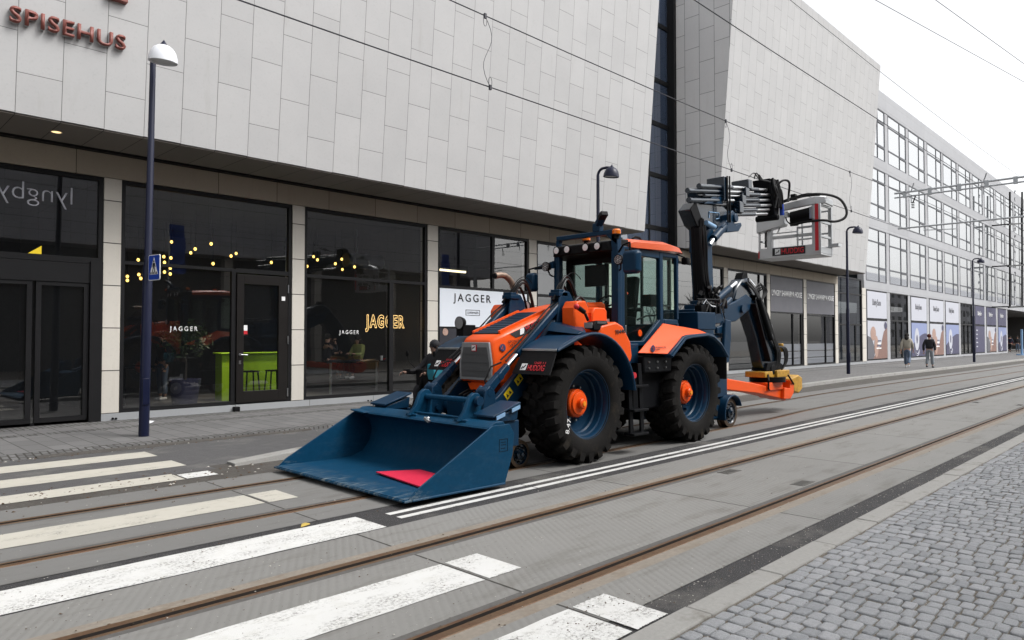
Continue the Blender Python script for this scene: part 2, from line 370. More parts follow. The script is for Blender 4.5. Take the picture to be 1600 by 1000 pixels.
    def mesh(s, name, mats, smooth=None, weld=False):
        me = bpy.data.meshes.new(name); me.from_pydata(s.v, [], s.f)
        for m in (mats if isinstance(mats, (list, tuple)) else [mats]): me.materials.append(MATS[m])
        me.polygons.foreach_set("material_index", s.m)
        bm = bmesh.new(); bm.from_mesh(me)
        if weld: bmesh.ops.remove_doubles(bm, verts=bm.verts, dist=1e-5)
        bmesh.ops.recalc_face_normals(bm, faces=bm.faces); bm.to_mesh(me); bm.free()
        if smooth:
            me.polygons.foreach_set("use_smooth", [True] * len(me.polygons)); me.set_sharp_from_angle(angle=rad(smooth))
        me.update(); return me
    def build(s, name, mats, parent=None, smooth=35, bevel=0, M=None, local=False, label=None, weld=False):
        return place(name, s.mesh(name, mats, smooth, weld), parent, bevel, M, local, label)
def place(name, me, parent=None, bevel=0, M=None, local=False, label=None):
    o = bpy.data.objects.new(name, me); COL.objects.link(o); attach(o, parent, M, local)
    if bevel:
        b = o.modifiers.new("bevel", 'BEVEL'); b.width = bevel; b.segments = 2; b.limit_method = 'ANGLE'; b.angle_limit = rad(40); b.harden_normals = False
    if label: o["label"] = label
    return o
def copy_tree(o, parent=None):
    c = o.copy(); COL.objects.link(c)
    if parent is not None:
        c.parent = parent; c.matrix_parent_inverse = o.matrix_parent_inverse.copy()
    for ch in list(o.children): copy_tree(ch, c)
    return c
def text_mesh(s, height, width=None, depth=.004, bold=.0, spacing=1.0, shear=0., outline=0):
    cu = bpy.data.curves.new("lettering", 'FONT'); cu.body = s; cu.size = 1; cu.extrude = 0; cu.offset = bold; cu.space_character = spacing; cu.shear = shear
    cu.resolution_u = 3
    if outline: cu.fill_mode = 'NONE'; cu.bevel_depth = outline; cu.bevel_resolution = 1
    o = bpy.data.objects.new("tmp", cu); COL.objects.link(o)
    bpy.context.view_layer.update(); dg = bpy.context.evaluated_depsgraph_get()
    me = bpy.data.meshes.new_from_object(o.evaluated_get(dg)); bpy.data.objects.remove(o); bpy.data.curves.remove(cu)
    xs = [v.co.x for v in me.vertices]; ys = [v.co.y for v in me.vertices]
    x0, x1, y0 = min(xs), max(xs), 0.0
    cap = .729 if not any(ch in s for ch in "") else 1
    ky = height / max(.2, max(ys)); kx = (width / (x1 - x0)) if width else ky
    bm = bmesh.new(); bm.from_mesh(me)
    for v in bm.verts: v.co = V(((v.co.x - x0) * kx, v.co.y * ky, v.co.z * ky if outline else 0))
    if depth and not outline:
        g = bmesh.ops.extrude_face_region(bm, geom=list(bm.faces)); bmesh.ops.translate(bm, vec=(0, 0, depth), verts=[e for e in g["geom"] if isinstance(e, bmesh.types.BMVert)])
        bmesh.ops.recalc_face_normals(bm, faces=bm.faces)
    bm.to_mesh(me); bm.free(); me.materials.clear(); return me
def lettering(s, origin, right, up, height, m, parent, width=None, depth=.004, bold=0., spacing=1., name="lettering", shear=0., outline=0):
    me = text_mesh(s, height, width, depth, bold, spacing, shear, outline); me.materials.append(MATS[m])
    r, u = V(right).normalized(), V(up).normalized(); n = r.cross(u)
    M = Matrix((r, u, n)).transposed().to_4x4(); M.translation = V(origin)
    o = bpy.data.objects.new(name, me); COL.objects.link(o); attach(o, parent, M); return o
# ------------------------------------------------------------------ ground, tracks, pavements
def struct(o): o["kind"] = "structure"; return o
def lerp_tab(tab, x):
    if x <= tab[0][0]: return tab[0][1]
    for (a, ya), (b, yb) in zip(tab, tab[1:]):
        if x <= b:
            t = (x - a) / (b - a); t = t * t * (3 - 2 * t); return ya + (yb - ya) * t
    return tab[-1][1]
SH = [(-40, 0), (5, 0), (10, .02), (14, .10), (18, .32), (23, .50), (30, .52), (48, .30), (150, .28)]
def shift(x): return lerp_tab(SH, x)
XS = [-40, -20, -10, -4, 0, 2, 4, 5, 6, 7, 8, 9, 10, 11, 12, 13, 14, 15, 16, 17, 18, 19, 20, 21, 22, 23, 24, 25, 26, 27, 28, 29, 30, 32, 34, 36, 38, 40, 42, 44, 46, 48, 52, 60, 80, 110, 150]
def ribbon(name, cross, m, xs=XS, parent=None):
    """cross(x) -> list of (y, z); open profile swept along the street, mats = one per profile segment or one"""
    mb = MB(); secs = [cross(x) for x in xs]; n = len(secs[0])
    for x, q in zip(xs, secs): mb.v += [(x, y, z) for y, z in q]
    for i in range(len(xs) - 1):
        for k in range(n - 1):
            mb.f.append((i * n + k, i * n + k + 1, (i + 1) * n + k + 1, (i + 1) * n + k)); mb.m.append(0 if isinstance(m, str) else k)
    o = mb.build(name, m, parent, smooth=None)
    for p in o.data.polygons:
        if p.normal.z < -.5: p.flip()
    return o
def sheet(name, y0, y1, z, m, xs=XS):
    f0 = y0 if callable(y0) else (lambda x: y0); f1 = y1 if callable(y1) else (lambda x: y1)
    return struct(ribbon(name, lambda x: [(f0(x), z), (f1(x), z)], m, xs))
g = MB(); g.add([(-120, -120, -.09), (420, -120, -.09), (420, 160, -.09), (-120, 160, -.09)], [(0, 1, 2, 3)])
struct(g.build("ground", "ground_earth"))
B_, A_, C_, D_ = 3.28, 4.70, 6.63, 8.10
sC = lambda x: C_ + shift(x); sD = lambda x: D_ + shift(x)
def rail(g_, o_, slim=False):
    gf = g_ if callable(g_) else (lambda x: g_)
    prof = [(.185, .004), (.068, .004), (.063, .009), (.0, .009), (-.002, -.045), (-.045, -.045), (-.047, .006), (-.075, .006), (-.08, .004), (-.14, .004)]
    if slim: prof[0] = (.185, .004); prof[1] = (.06, .004); prof[2] = (.055, .009)
    mats = ["slab_left" if slim else "rail_concrete", "rail_rust", "rail_rust", "rail_groove", "rail_groove", "rail_groove", "rail_rust", "rail_rust", "rubber_seal"]
    return struct(ribbon("tram_rail", lambda x: [(gf(x) + .022 * o_ + o_ * a, z) for a, z in prof], mats))
rail(B_, -1); rail(A_, 1); rail(sC, -1, True); rail(sD, 1, True)
sheet("road", 2.39, 2.66, 0, "asphalt")
sheet("track_slab", 2.66, B_ - .207, .004, "slab_right"); sheet("track_slab", B_ + .118, A_ - .118, .004, "slab_right"); sheet("track_slab", A_ + .207, 5.42, .004, "slab_right")
sheet("road", 5.42, 6.10, 0, "asphalt")
sheet("track_slab", 6.10, lambda x: sC(x) - .207, .004, "slab_left"); sheet("track_slab", lambda x: sC(x) + .118, lambda x: sD(x) - .118, .004, "slab_left")
sheet("track_slab", lambda x: sD(x) + .207, lambda x: sD(x) + .62, .004, "slab_left")
KT = [(4, 9.48), (8, 9.6), (22, 10.15), (32, 10.42), (60, 10.2), (150, 10.2)]
kY = lambda x: lerp_tab(KT, x)
sheet("road", lambda x: sD(x) + .62, lambda x: kY(max(x, 4)) + (.29 if x >= 4 else 0), -.002, "dirt_asphalt")
xl = [x for x in XS if x <= 4]; xr = [x for x in XS if 4 <= x <= 18]; xp = [x for x in XS if x >= 18]
sheet("road", 9.48, 12.2, 0, "lane_asphalt", xl)
lane_in = lambda x: kY(x) + .28; lane_out = lambda x: 12.2 if x < 12 else 12.2 - (12.2 - lane_in(18)) * ((x - 12) / 6.) ** 2
sheet("road", lane_in, lane_out, 0, "lane_asphalt", xr)
kr = MB()                                                              # island kerb stones
xk = 4.25
while xk < 120:
    ln = 1.1 if xk < 40 else 4
    a, b = kY(xk), kY(xk + ln); hz = .035 if xk < 4.3 else .105
    kr.add([(xk, a, -.02), (xk + ln - .012, b, -.02), (xk + ln - .012, b + .28, -.02), (xk, a + .28, -.02), (xk, a + .015, hz), (xk + ln - .012, b + .015, .105), (xk + ln - .012, b + .28, .105), (xk, a + .28, hz)],
           [(0, 1, 5, 4), (2, 3, 7, 6), (4, 5, 6, 7), (0, 4, 7, 3), (1, 2, 6, 5)]); xk += ln
struct(kr.build("kerb", "kerb_granite", bevel=.008))
# building-side pavement
pz = .05
def pave(name, y0, y1, m, xs): return sheet(name, y0, y1, pz, m, xs)
pin = lambda x: 12.2 if x < 12 else lane_out(x) if x <= 18 else kY(x) + .28
xs1 = [x for x in XS if x <= 18]
struct(ribbon("kerb", lambda x: [(pin(x), -.02), (pin(x) + .012, pz * (1 if x > 2 else .15)), (pin(x) + .30, pz)], "small_setts", xs1))
pave("pavement", lambda x: pin(x) + .30, 14.55, "flagstone", xs1)
pave("pavement", lambda x: kY(x) + .28, 14.55, "flagstone", xp)
pave("pavement", 14.55, 14.86, "small_setts", XS); pave("pavement", 14.86, 15.55, "flagstone", XS); pave("pavement", 15.55, 16.4, "small_setts", XS)
# near side: granite kerb and setts
kb = MB(); x = -6.2
while x < 70:
    ln = 1.02; kb.box(x, x + ln - .008, 2.20, 2.39, -.03, .050 + R.uniform(-.003, .003)); x += ln
struct(kb.build("kerb", "kerb_granite", bevel=.012))
sheet("cobbles_bed", -12, 2.20, .037, "sett_joint")
cb = MB(); x = .9
while x < 19.5:
    wv = R.uniform(.122, .155); y = 2.195 - R.uniform(.0, .02)
    while y > -2.2:
        ln = R.uniform(.078, .125)
        if y < .62 * x + .6:
            cx, cy = x + wv / 2, y - ln / 2; hx, hy = wv / 2 - R.uniform(.002, .007), ln / 2 - R.uniform(.002, .007); z0 = .046 + R.uniform(-.004, .005); tl = R.uniform(-.03, .03); tm = R.uniform(-.03, .03)
            ring = []
            for sx, sy in ((-1, -.80), (-.80, -1), (.80, -1), (1, -.80), (1, .80), (.80, 1), (-.80, 1), (-1, .80)):
                ring.append((sx * hx * R.uniform(.88, 1.06), sy * hy * R.uniform(.88, 1.06)))
            vs = []
            for k, (dz, s) in enumerate(((-.03, 1.03), (-.004, 1.0), (.001, .94), (.002, .5))):
                vs += [(cx + a * s, cy + b * s, z0 + dz + (a * tl + b * tm) + (R.uniform(-.0015, .0015) if k > 1 else 0)) for a, b in ring]
            vs.append((cx, cy, z0 + .002)); n = 8
            fs = [(r * n + k, r * n + (k + 1) % n, (r + 1) * n + (k + 1) % n, (r + 1) * n + k) for r in range(3) for k in range(n)] + [(24 + k, 24 + (k + 1) % n, 32) for k in range(n)]
            cb.add(vs, fs, R.choice((0, 0, 0, 1, 2)))
        y -= ln
    x += wv
struct(cb.build("cobbles", ["sett_granite", "sett_granite_dark", "sett_granite_pale"], smooth=60))
far_cb = sheet("cobbles", -12, 2.20, .036, "sett_granite", [19.5, 30, 60, 150])
# painted markings
def stripe(y0, y1, x0, x1, z, m, jag=.006):
    mb = MB(); n = 60; top = []; bot = []
    for i in range(n + 1):
        xx = x0 + (x1 - x0) * i / n
        top.append((xx, y1 + R.uniform(-jag, jag), z)); bot.append((xx, y0 + R.uniform(-jag, jag), z))
    mb.add(bot + top, [(i, i + 1, n + 2 + i, n + 1 + i) for i in range(n)])
    return struct(mb.build("crosswalk_stripe", m, smooth=None))
stripe(11.10, 11.66, -9, 3.80, .005, "paint_cream"); stripe(10.0, 10.56, -9, 3.80, .005, "paint_cream")
stripe(9.04, 9.50, -9, 3.42, .005, "paint_cream"); stripe(9.05, 9.40, 3.45, 3.84, .006, "paint_white")
for y0, y1, m in ((7.12, 7.64, "paint_cream"), (3.74, 4.24, "paint_white"), (2.46, 2.96, "paint_white")):
    stripe(y0, y1, -9, 3.52, .009, m); stripe(y0, y1, 3.565, 3.90, .009, m)
stripe(5.44, 5.96, -9, 3.87, .005, "paint_white")
for a, b in ((5.585, 5.67), (5.77, 5.855)):
    x = 4.15
    mb = MB(); xs = [4.15, 6.1, 6.115, 9, 12.4, 12.42, 20, 40, 150]
    for x0, x1 in ((4.15, 6.09), (6.11, 9.6), (9.615, 14), (14.02, 30), (30, 150)): mb.add([(x0, a, .005), (x1, a, .005), (x1, b, .005), (x0, b, .005)], [(0, 1, 2, 3)])
    struct(mb.build("lane_line", "paint_white", smooth=None))
# small litter and fittings on the ground
def leaf(x, y, z, s, ang):
    mb = MB(); c, n_ = math.cos(ang), math.sin(ang); pts = [(-1, 0, 0), (-.4, .4, .25), (.3, .45, .3), (1, 0, .05), (.3, -.45, .15), (-.4, -.35, .1)]
    mb.add([(x + s * (a * c - b * n_), y + s * (a * n_ + b * c), z + s * h) for a, b, h in pts] + [(x + s * (a * c - b * n_), y + s * (a * n_ + b * c), z + s * h + .003) for a, b, h in pts],
           [(0, 1, 2, 3, 4, 5), (11, 10, 9, 8, 7, 6)] + [(i, (i + 1) % 6, 6 + (i + 1) % 6, 6 + i) for i in range(6)]); return mb
tag(leaf(3.35, 5.98, .012, .062, .3).build("fallen_leaf", "leaf_yellow"), "curled yellow leaf lying beside the end of a crossing stripe", "leaf")
pm = MB(); px_, py_ = 4.9, 15.0
for dx, dy, a in ((0, 0, .3), (.10, .05, 1.2)):
    q = leaf(px_ + dx, py_ + dy, .06, .16, a); pm.add(q.v, q.f)
tag(pm.build("paper_scrap", "paper_white"), "crumpled white paper lying on the pavement behind the nearest lamp post", "litter")
for x, y in ((8.36, 3.42), (8.42, 4.40), (22.2, 3.42), (22.3, 4.40)):
    cv = MB(); cv.box(x, x + .36, y, y + .16, .002, .008); cv.box(x + .02, x + .34, y + .02, y + .14, .008, .0095)
    for k in range(5): cv.box(x + .05 + .055 * k, x + .07 + .055 * k, y + .03, y + .13, .0095, .013)
    struct(cv.build("drain_cover", "cover_steel"))
gr_ = MB()                                                          # loose grit, leaf crumbs and chips
def crumb(x, y, z, s, mi):
    a = R.uniform(0, 6.3); h = s * R.uniform(.25, .6); q = [(x + s * R.uniform(.6, 1.1) * math.cos(a + k * 1.57), y + s * R.uniform(.5, 1.1) * math.sin(a + k * 1.57), z) for k in range(4)]
    gr_.add(q + [(x + R.uniform(-.2, .2) * s, y + R.uniform(-.2, .2) * s, z + h)], [(0, 1, 4), (1, 2, 4), (2, 3, 4), (3, 0, 4)], mi)
for i in range(1500): crumb(R.uniform(2.9, 17) , R.choice((R.gauss(2.62, .05), R.uniform(2.4, 2.68), R.gauss(2.42, .03))), .006, R.choice((.003, .004, .005, .008)), R.choice((0, 0, 1)))
for i in range(700): crumb(R.uniform(2.5, 14), R.uniform(.6, 2.2), .046, R.choice((.003, .004, .006)), R.choice((0, 1, 1)))
for i in range(500): crumb(R.uniform(1.0, 4.1), R.choice((R.gauss(2.75, .12), R.uniform(2.5, 6.0))), .0105, R.choice((.004, .006, .009)), R.choice((0, 1, 1, 1)))
for i in range(900): crumb(R.uniform(.4, 20), R.uniform(2.7, 8.6), .006, R.choice((.003, .005, .007, .012)), R.choice((0, 1)))
for i in range(700): crumb(R.uniform(1.0, 7), R.choice((R.gauss(9.35, .18), R.gauss(8.85, .15), R.gauss(12.15, .08))), .005, R.choice((.006, .01, .016, .025)), R.choice((0, 1, 1, 1)))
tag(gr_.build("grit", ["grit_pale", "grit_brown"], smooth=None), "loose grit and leaf crumbs scattered over the road", "grit", kind="stuff")
dk = MB()
for k in range(26):                                                  # broken dirt edge along the dropped pavement kerb
    x = 2.5 + k * .17; w_ = .05 + .10 * math.exp(-((x - 3.6) / 1.1) ** 2) + R.uniform(0, .03); dk.add([(x, 12.19 - w_, .003), (x + .175, 12.19 - w_ * R.uniform(.7, 1.2), .003), (x + .175, 12.21, .03), (x, 12.21, .03)], [(0, 1, 2, 3)])
struct(dk.build("road_dirt", "dirt_asphalt", smooth=None))

# ------------------------------------------------------------------ concrete-clad commercial building
shop = thing("commercial_building", (20, 16.1, 0), "large commercial building with leaning pale concrete cladding over a glazed ground floor", "building")
FY = 16.10; SOF = 5.62; TOP = 17.9; LEAN = .08
def mass(x0, x1, yb):
    poly = [(14.5, SOF), (14.5 - LEAN * (TOP - SOF), TOP), (26, TOP), (26, SOF)]
    o = MB().prism(poly, 'x', x0, x1).build("upper_wall", ["cladding_front", "cladding_side_lightened"], shop, smooth=None)
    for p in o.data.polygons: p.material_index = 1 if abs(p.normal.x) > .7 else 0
    return o
mass(-14, 21.6, 26); mass(26.9, 44.9, 26)
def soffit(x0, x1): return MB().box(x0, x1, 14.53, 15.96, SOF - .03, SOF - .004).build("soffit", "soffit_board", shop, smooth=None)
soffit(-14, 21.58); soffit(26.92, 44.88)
for x0, x1 in ((-14, 22.3), (25.95, 44.86)):
    MB().box(x0, x1, FY + .004, FY + .22, 5.06, 5.54).build("fascia", "fascia_shaded", shop, smooth=None)
    MB().box(x0, x1, 15.97, FY + .2, 5.55, 5.612).build("painted_shadow_gap", "window_frame", shop, smooth=None)  # black bar fills the recess, its shade put into the colour
cols = [(4.41, 4.74), (8.61, 8.94), (12.87, 13.25), (17.18, 17.55), (21.6, 21.95), (25.95, 26.39), (30.53, 30.90), (35.09, 35.43), (39.71, 40.10), (44.40, 44.86), (49.15, 49.85)]
for a, b in cols:
    zt = 5.05 if b < 45 and a != 21.6 else 5.05
    MB().box(a, b, FY, FY + .35, .2, zt).build("column", "column_stone", shop, smooth=None, bevel=.006)
pl = MB(); pl.box(4.405, 49.9, FY - .012, FY + .3, .0, .195); pl.build("plinth", "plinth_stone", shop, smooth=None)
# interior
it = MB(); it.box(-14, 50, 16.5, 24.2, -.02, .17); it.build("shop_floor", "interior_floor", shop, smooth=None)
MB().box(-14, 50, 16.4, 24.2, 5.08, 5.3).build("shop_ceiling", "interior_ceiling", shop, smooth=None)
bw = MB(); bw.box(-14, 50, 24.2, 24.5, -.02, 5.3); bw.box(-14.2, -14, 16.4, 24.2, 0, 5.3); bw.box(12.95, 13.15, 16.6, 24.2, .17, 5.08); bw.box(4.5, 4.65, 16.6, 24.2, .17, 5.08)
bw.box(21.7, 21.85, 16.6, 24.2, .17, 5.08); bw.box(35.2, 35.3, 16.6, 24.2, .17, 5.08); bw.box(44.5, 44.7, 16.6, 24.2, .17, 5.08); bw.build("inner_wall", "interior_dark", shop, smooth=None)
def bay(x0, x1, z0=.195, z1=5.05, tr=(), mu=(), glass="shop_glass", fm="window_frame", fw_=.085, Y=FY + .09, name="window"):
    """frame mesh with transoms tr=[(z,thick,xa,xb)] and mullions mu=[(x,thick,za,zb)], one pane mesh under it"""
    f = MB(); d0, d1 = Y - .06, Y + .06
    f.box(x0, x1, d0, d1, z0, z0 + fw_); f.box(x0, x1, d0, d1, z1 - fw_, z1); f.box(x0, x0 + fw_, d0, d1, z0 + fw_, z1 - fw_); f.box(x1 - fw_, x1, d0, d1, z0 + fw_, z1 - fw_)
    for z, th, xa, xb in tr: f.box(max(xa, x0 + fw_), min(xb, x1 - fw_), d0 + .004, d1 - .004, z - th / 2, z + th / 2)
    for x_, th, za, zb in mu: f.box(x_ - th / 2, x_ + th / 2, d0 + .008, d1 - .008, max(za, z0 + fw_), min(zb, z1 - fw_))
    o = f.build(name, fm, shop, smooth=None)
    MB().add([(x0 + .03, Y, z0 + .03), (x1 - .03, Y, z0 + .03), (x1 - .03, Y, z1 - .03), (x0 + .03, Y, z1 - .03)], [(0, 1, 2, 3)]).build("pane", glass, o, smooth=None)
    return o
bay(-9, 4.41, .02, 5.05, tr=[(3.32, .12, -9, 9)], mu=[(.9, .1, 3.3, 5.05), (-3, .1, 0, 5.05)])
pd = MB(); pd.box(-3, 4.33, FY + .01, FY + .15, 2.86, 3.25); pd.box(4.18, 4.404, FY - .03, FY + .1, .02, 3.30); pd.build("door_header", "window_frame", shop, smooth=None)
sd_ = MB()
for a, b in ((3.26, 4.17), (2.2, 3.20), (1.0, 2.14)):
    sd_.box(a, a + .09, FY + .03, FY + .08, .06, 2.86); sd_.box(b - .09, b, FY + .03, FY + .08, .06, 2.86); sd_.box(a + .09, b - .09, FY + .03, FY + .08, .06, .2); sd_.box(a + .09, b - .09, FY + .03, FY + .08, 2.78, 2.86)
sdo = sd_.build("sliding_door", "window_frame", shop, smooth=None)
bay(4.74, 8.61, tr=[(3.33, .07, 0, 7.2), (3.33, .1, 7.2, 9)], mu=[(7.16, .10, 0, 3.33)])
dr = MB(); X0, X1 = 7.22, 8.50
for a, b, c_, d_ in ((X0, X0 + .17, .24, 3.24), (X1 - .24, X1, .24, 3.24), (X0 + .17, X1 - .24, .24, .50), (X0 + .17, X1 - .24, 3.02, 3.24)): dr.box(a, b, FY + .0, FY + .075, c_, d_)
door = dr.build("door", "frame_brown", shop, smooth=None, bevel=.004)
MB().add([(X0 + .17, FY + .04, .5), (X1 - .24, FY + .04, .5), (X1 - .24, FY + .04, 3.02), (X0 + .17, FY + .04, 3.02)], [(0, 1, 2, 3)]).build("pane", "shop_glass", door, smooth=None)
h = MB(); h.cyl((7.30, FY, 1.36), (7.30, FY - .06, 1.36), .014); h.cyl((7.30, FY - .06, 1.36), (7.46, FY - .06, 1.35), .012); h.box(7.275, 7.325, FY - .008, FY, 1.14, 1.22); h.cyl((7.30, FY, 1.36), (7.30, FY - .01, 1.36), .03)
h.build("handle", "steel_bright", door)
h = MB()
for z in (2.95, 1.70, .42): h.box(8.485, 8.515, FY - .02, FY - .001, z - .10, z + .10)
h.build("hinge", "steel_bright", door)
h = MB(); h.box(8.33, 8.42, FY - .006, FY - .001, 2.66, 2.76); h.build("sticker", "white_mark", door)
h = MB(); h.box(7.40, 7.49, FY + .032, FY + .038, 1.92, 2.05); h.build("sticker", "white_mark", door); h = MB(); h.box(7.40, 7.49, FY + .032, FY + .038, 1.84, 1.92); h.build("sticker", "red_mark", door)
bay(8.94, 12.87, tr=[(3.32, .08, 0, 99)], mu=[(11.62, .13, 0, 3.3)])
bay(13.25, 17.18, tr=[(3.27, .09, 0, 99), (2.06, .05, 0, 16.02)], mu=[(15.55, .09, 3.3, 5.05), (16.02, .09, 0, 3.3)])
bay(17.55, 21.6, tr=[(3.2, .09, 0, 99)], mu=[(19.6, .08, 0, 5.05)])
bay(21.95, 25.95, z1=5.12, tr=[(3.1, .08, 0, 99)], mu=[(23.9, .08, 0, 5.1)], glass="shade_glass")
bay(26.39, 30.53, tr=[(3.2, .07, 0, 99)], mu=[(28.4, .07, 0, 3.2)], glass="shade_glass")
bay(30.90, 35.09, tr=[(3.1, .07, 0, 99)], mu=[(34.3, .08, 0, 5.05)], glass="shade_glass")
bay(35.43, 39.71, tr=[(3.1, .07, 0, 99)], mu=[(38.35, .10, 0, 3.1), (39.5, .1, 0, 3.1)])
bay(40.10, 44.40, tr=[(3.05, .07, 0, 99)], mu=[(43.0, .09, 0, 3.05)])
bay(44.86, 49.15, z1=5.60, tr=[(4.55, .07, 0, 99), (2.6, .09, 0, 99)], mu=[(46.6, .07, 0, 2.6), (48.0, .07, 0, 2.6)], glass="shade_glass")
bl = MB(); bl.box(17.65, 21.5, FY + .30, FY + .32, 2.75, 5.0); bl.build("added_backing", "backing_grey", shop, smooth=None)  # grey panel added behind the pane to lighten the dark bay
bl = MB(); bl.box(22.0, 25.9, FY + .75, FY + .77, .3, 4.9); bl.build("added_backing", "backing_pale", shop, smooth=None)  # pale panel added to brighten what shows through the cab glass
fz = MB()
for a, b in ((35.53, 38.28), (38.45, 39.6), (40.2, 42.93), (43.07, 44.3)):
    for z0, z1 in ((.30, .62), (.66, 1.0), (1.04, 1.42)): fz.box(a, b, FY + .105, FY + .11, z0, z1)
fz.build("frosted_film", "poster_pale", shop, smooth=None)
# tall glazed slot between the two masses
sl = MB(); Y = 16.72
sl.box(21.62, 26.895, Y - .05, Y + .08, 5.12, 5.32)
for z in (6.45, 8.72, 10.95, 12.85, 15.3): sl.box(21.62, 26.72, Y - .05, Y + .06, z - .09, z + .09)
sl.box(26.70, 26.895, Y - .35, Y + .08, 5.12, TOP); sl.box(25.2, 25.27, Y - .04, Y + .05, 5.32, TOP)
slo = sl.build("window", "window_frame", shop, smooth=None)
MB().add([(21.6, Y, 5.3), (26.7, Y, 5.3), (26.7, Y, TOP), (21.6, Y, TOP)], [(0, 1, 2, 3)]).build("pane", "slot_glass", slo, smooth=None)
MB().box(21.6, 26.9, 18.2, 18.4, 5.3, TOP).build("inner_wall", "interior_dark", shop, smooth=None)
# little fittings on the wall
def fit(px, py, m, s=.06):
    p = on_plane(px, py, FY - .02); return MB().cyl(p, p - V((0, .02, 0)), s, 12)
for i, (px, py) in enumerate(((176, 654), (181, 654), (575, 626), (580, 626))):
    fit(px, py, "black_steel", .022).build("vent_plug", "black_steel", shop)
p = on_plane(368, 641, FY - .03); bx = MB().box(p.x - .07, p.x + .07, FY - .13, FY - .012, p.z - .075, p.z + .085); tag(bx.build("wall_light", "black_plastic", bevel=.015), "small black box light on the plinth below the glass door", "light")
dl = thing("ceiling_light", (3.35, 15.2, SOF - .03), "round recessed downlight glowing in the brown soffit at the left", "light")
MB().lathe([(.10, -.004), (.10, -.012), (.082, -.012), (.082, -.006)], (3.35, 15.2, SOF - .03), (0, 0, 1), 24).build("trim_ring", "steel_bright", dl)
MB().lathe([(.0001, -.008), (.08, -.008)], (3.35, 15.2, SOF - .03), (0, 0, 1), 24).build("lamp", "downlight_glow", dl)

# signs and posters on it
def sign_empty(name, p, label, cat="sign", group=None): return thing(name, p, label, cat, group)
wall_up = V((0, -LEAN, 1)).normalized(); XR = V((1, 0, 0))
def wallY(z): return 14.5 - LEAN * (z - SOF)
s = sign_empty("wall_sign", (3.2, wallY(7.1), 7.1), "brown raised letters reading SPISEHUS on the pale cladding")
lettering("SPISEHUS", (2.44, wallY(7.05) - .06, 7.10), V((1, 0, .022)), wall_up, .265, "letters_brown", s, width=1.80, depth=.06, bold=.012, spacing=1.08)
lettering("SPISEHUS", (2.44, wallY(7.05) - .008, 7.10), V((1, 0, .022)), wall_up, .265, "aluminium", s, width=1.80, depth=.045, bold=.016, spacing=1.08, name="letter_backing")
q = MB(); q.box(3.90, 4.24, wallY(8.2) - .10, wallY(8.2) + .05, 7.98, 8.7); tag(q.build("wall_sign", "letters_brown", bevel=.01), "brown square block sign cut off by the top edge above the raised letters", "sign")
s = sign_empty("window_lettering", (3.2, FY + .08, 4.4), "mirrored white script lettering on the dark upper glass of the left entrance")
lettering("lyngby", (3.86, FY + .08, 4.42), V((-1, 0, 0)), V((0, 0, 1)), .34, "poster_pale", s, width=1.25, depth=.004, bold=-.012)
for px, py, wd, hh, lab in ((265, 517, .60, .10, "small white restaurant name on the glass left of the door"), (530, 522, .60, .10, "small white restaurant name on the glass above the seated diners")):
    p = on_plane(px, py, FY + .08); s = sign_empty("window_lettering", p, lab)
    lettering("JAGGER", p, XR, V((0, 0, 1)), hh, "white_mark", s, width=wd, depth=.003, bold=.008, spacing=1.45)
p = on_plane(571, 511, FY + .75); s = sign_empty("neon_sign", p, "glowing gold outline neon letters hanging inside the window")
me_w = 1.35
lettering("JAGGER", p, XR, V((0, 0, 1)), .36, "neon_glow", s, width=me_w, spacing=1.3, bold=.03, outline=.018)
def poster(name, x0, x1, z0, z1, m, label, Y=FY + .02, cat="poster", group=None):
    o = MB().box(x0, x1, Y, Y + .012, z0, z1).build(name, m, smooth=None); return tag(o, label, cat, group)
q = poster("window_poster", 13.34, 15.97, 2.09, 3.225, "poster_white", "large white window poster with black lettering beside the exhaust pipe")
lettering("JAGGER", (13.86, FY + .014, 2.86), XR, V((0, 0, 1)), .235, "black_mark", q, width=1.56, depth=.003, bold=.008, spacing=1.35)
f = MB()
for a, b, c_, d_ in ((14.36, 14.94, 2.44, 2.452), (14.36, 14.94, 2.60, 2.612), (14.36, 14.372, 2.44, 2.61), (14.93, 14.942, 2.44, 2.61)): f.box(a, b, FY + .012, FY + .019, c_, d_)
f.build("label_frame", "black_mark", q, smooth=None)
lettering("COPENHAGEN", (14.42, FY + .014, 2.495), XR, V((0, 0, 1)), .065, "poster_grey", q, width=.46, depth=.002)
poster("window_poster", 16.08, 17.08, 2.09, 3.2, "poster_white", "narrow white window poster right of the lettered one behind the loader")
q = poster("window_poster", 13.34, 15.97, .28, 2.03, "poster_black", "dark window poster with a white triangle below the white lettered one")
t_ = MB(); T = [(14.05, 1.55), (14.05, 1.97), (14.62, 1.74)]; pts = [V((a, FY + .012, b)) for a, b in ((13.95, 1.25), (14.05, 1.93), (14.70, 1.62))]
t_.tube(pts, .03, 6, closed=True); t_.build("triangle_mark", "poster_white", q)
MB().lathe([(.0001, 0), (.11, 0), (.11, .006)], (13.55, FY + .016, 1.93), (0, -1, 0), 20).build("pink_spot", "poster_skin", q)
for x0, x1, lab in ((35.55, 39.6, "dark grey shop sign panel on the left of the two takeaway windows"), (40.2, 44.3, "dark grey shop sign panel on the right of the two takeaway windows")):
    q = poster("shop_sign", x0, x1, 3.14, 4.97, "poster_grey", lab, FY - .002 + .03, "sign")
    lettering("LYNGBY SHAWARMA HOUSE", (x0 + .12, FY + .022, 3.98), XR, V((0, 0, 1)), .30, "white_mark", q, width=x1 - x0 - .22, depth=.004, bold=.022)

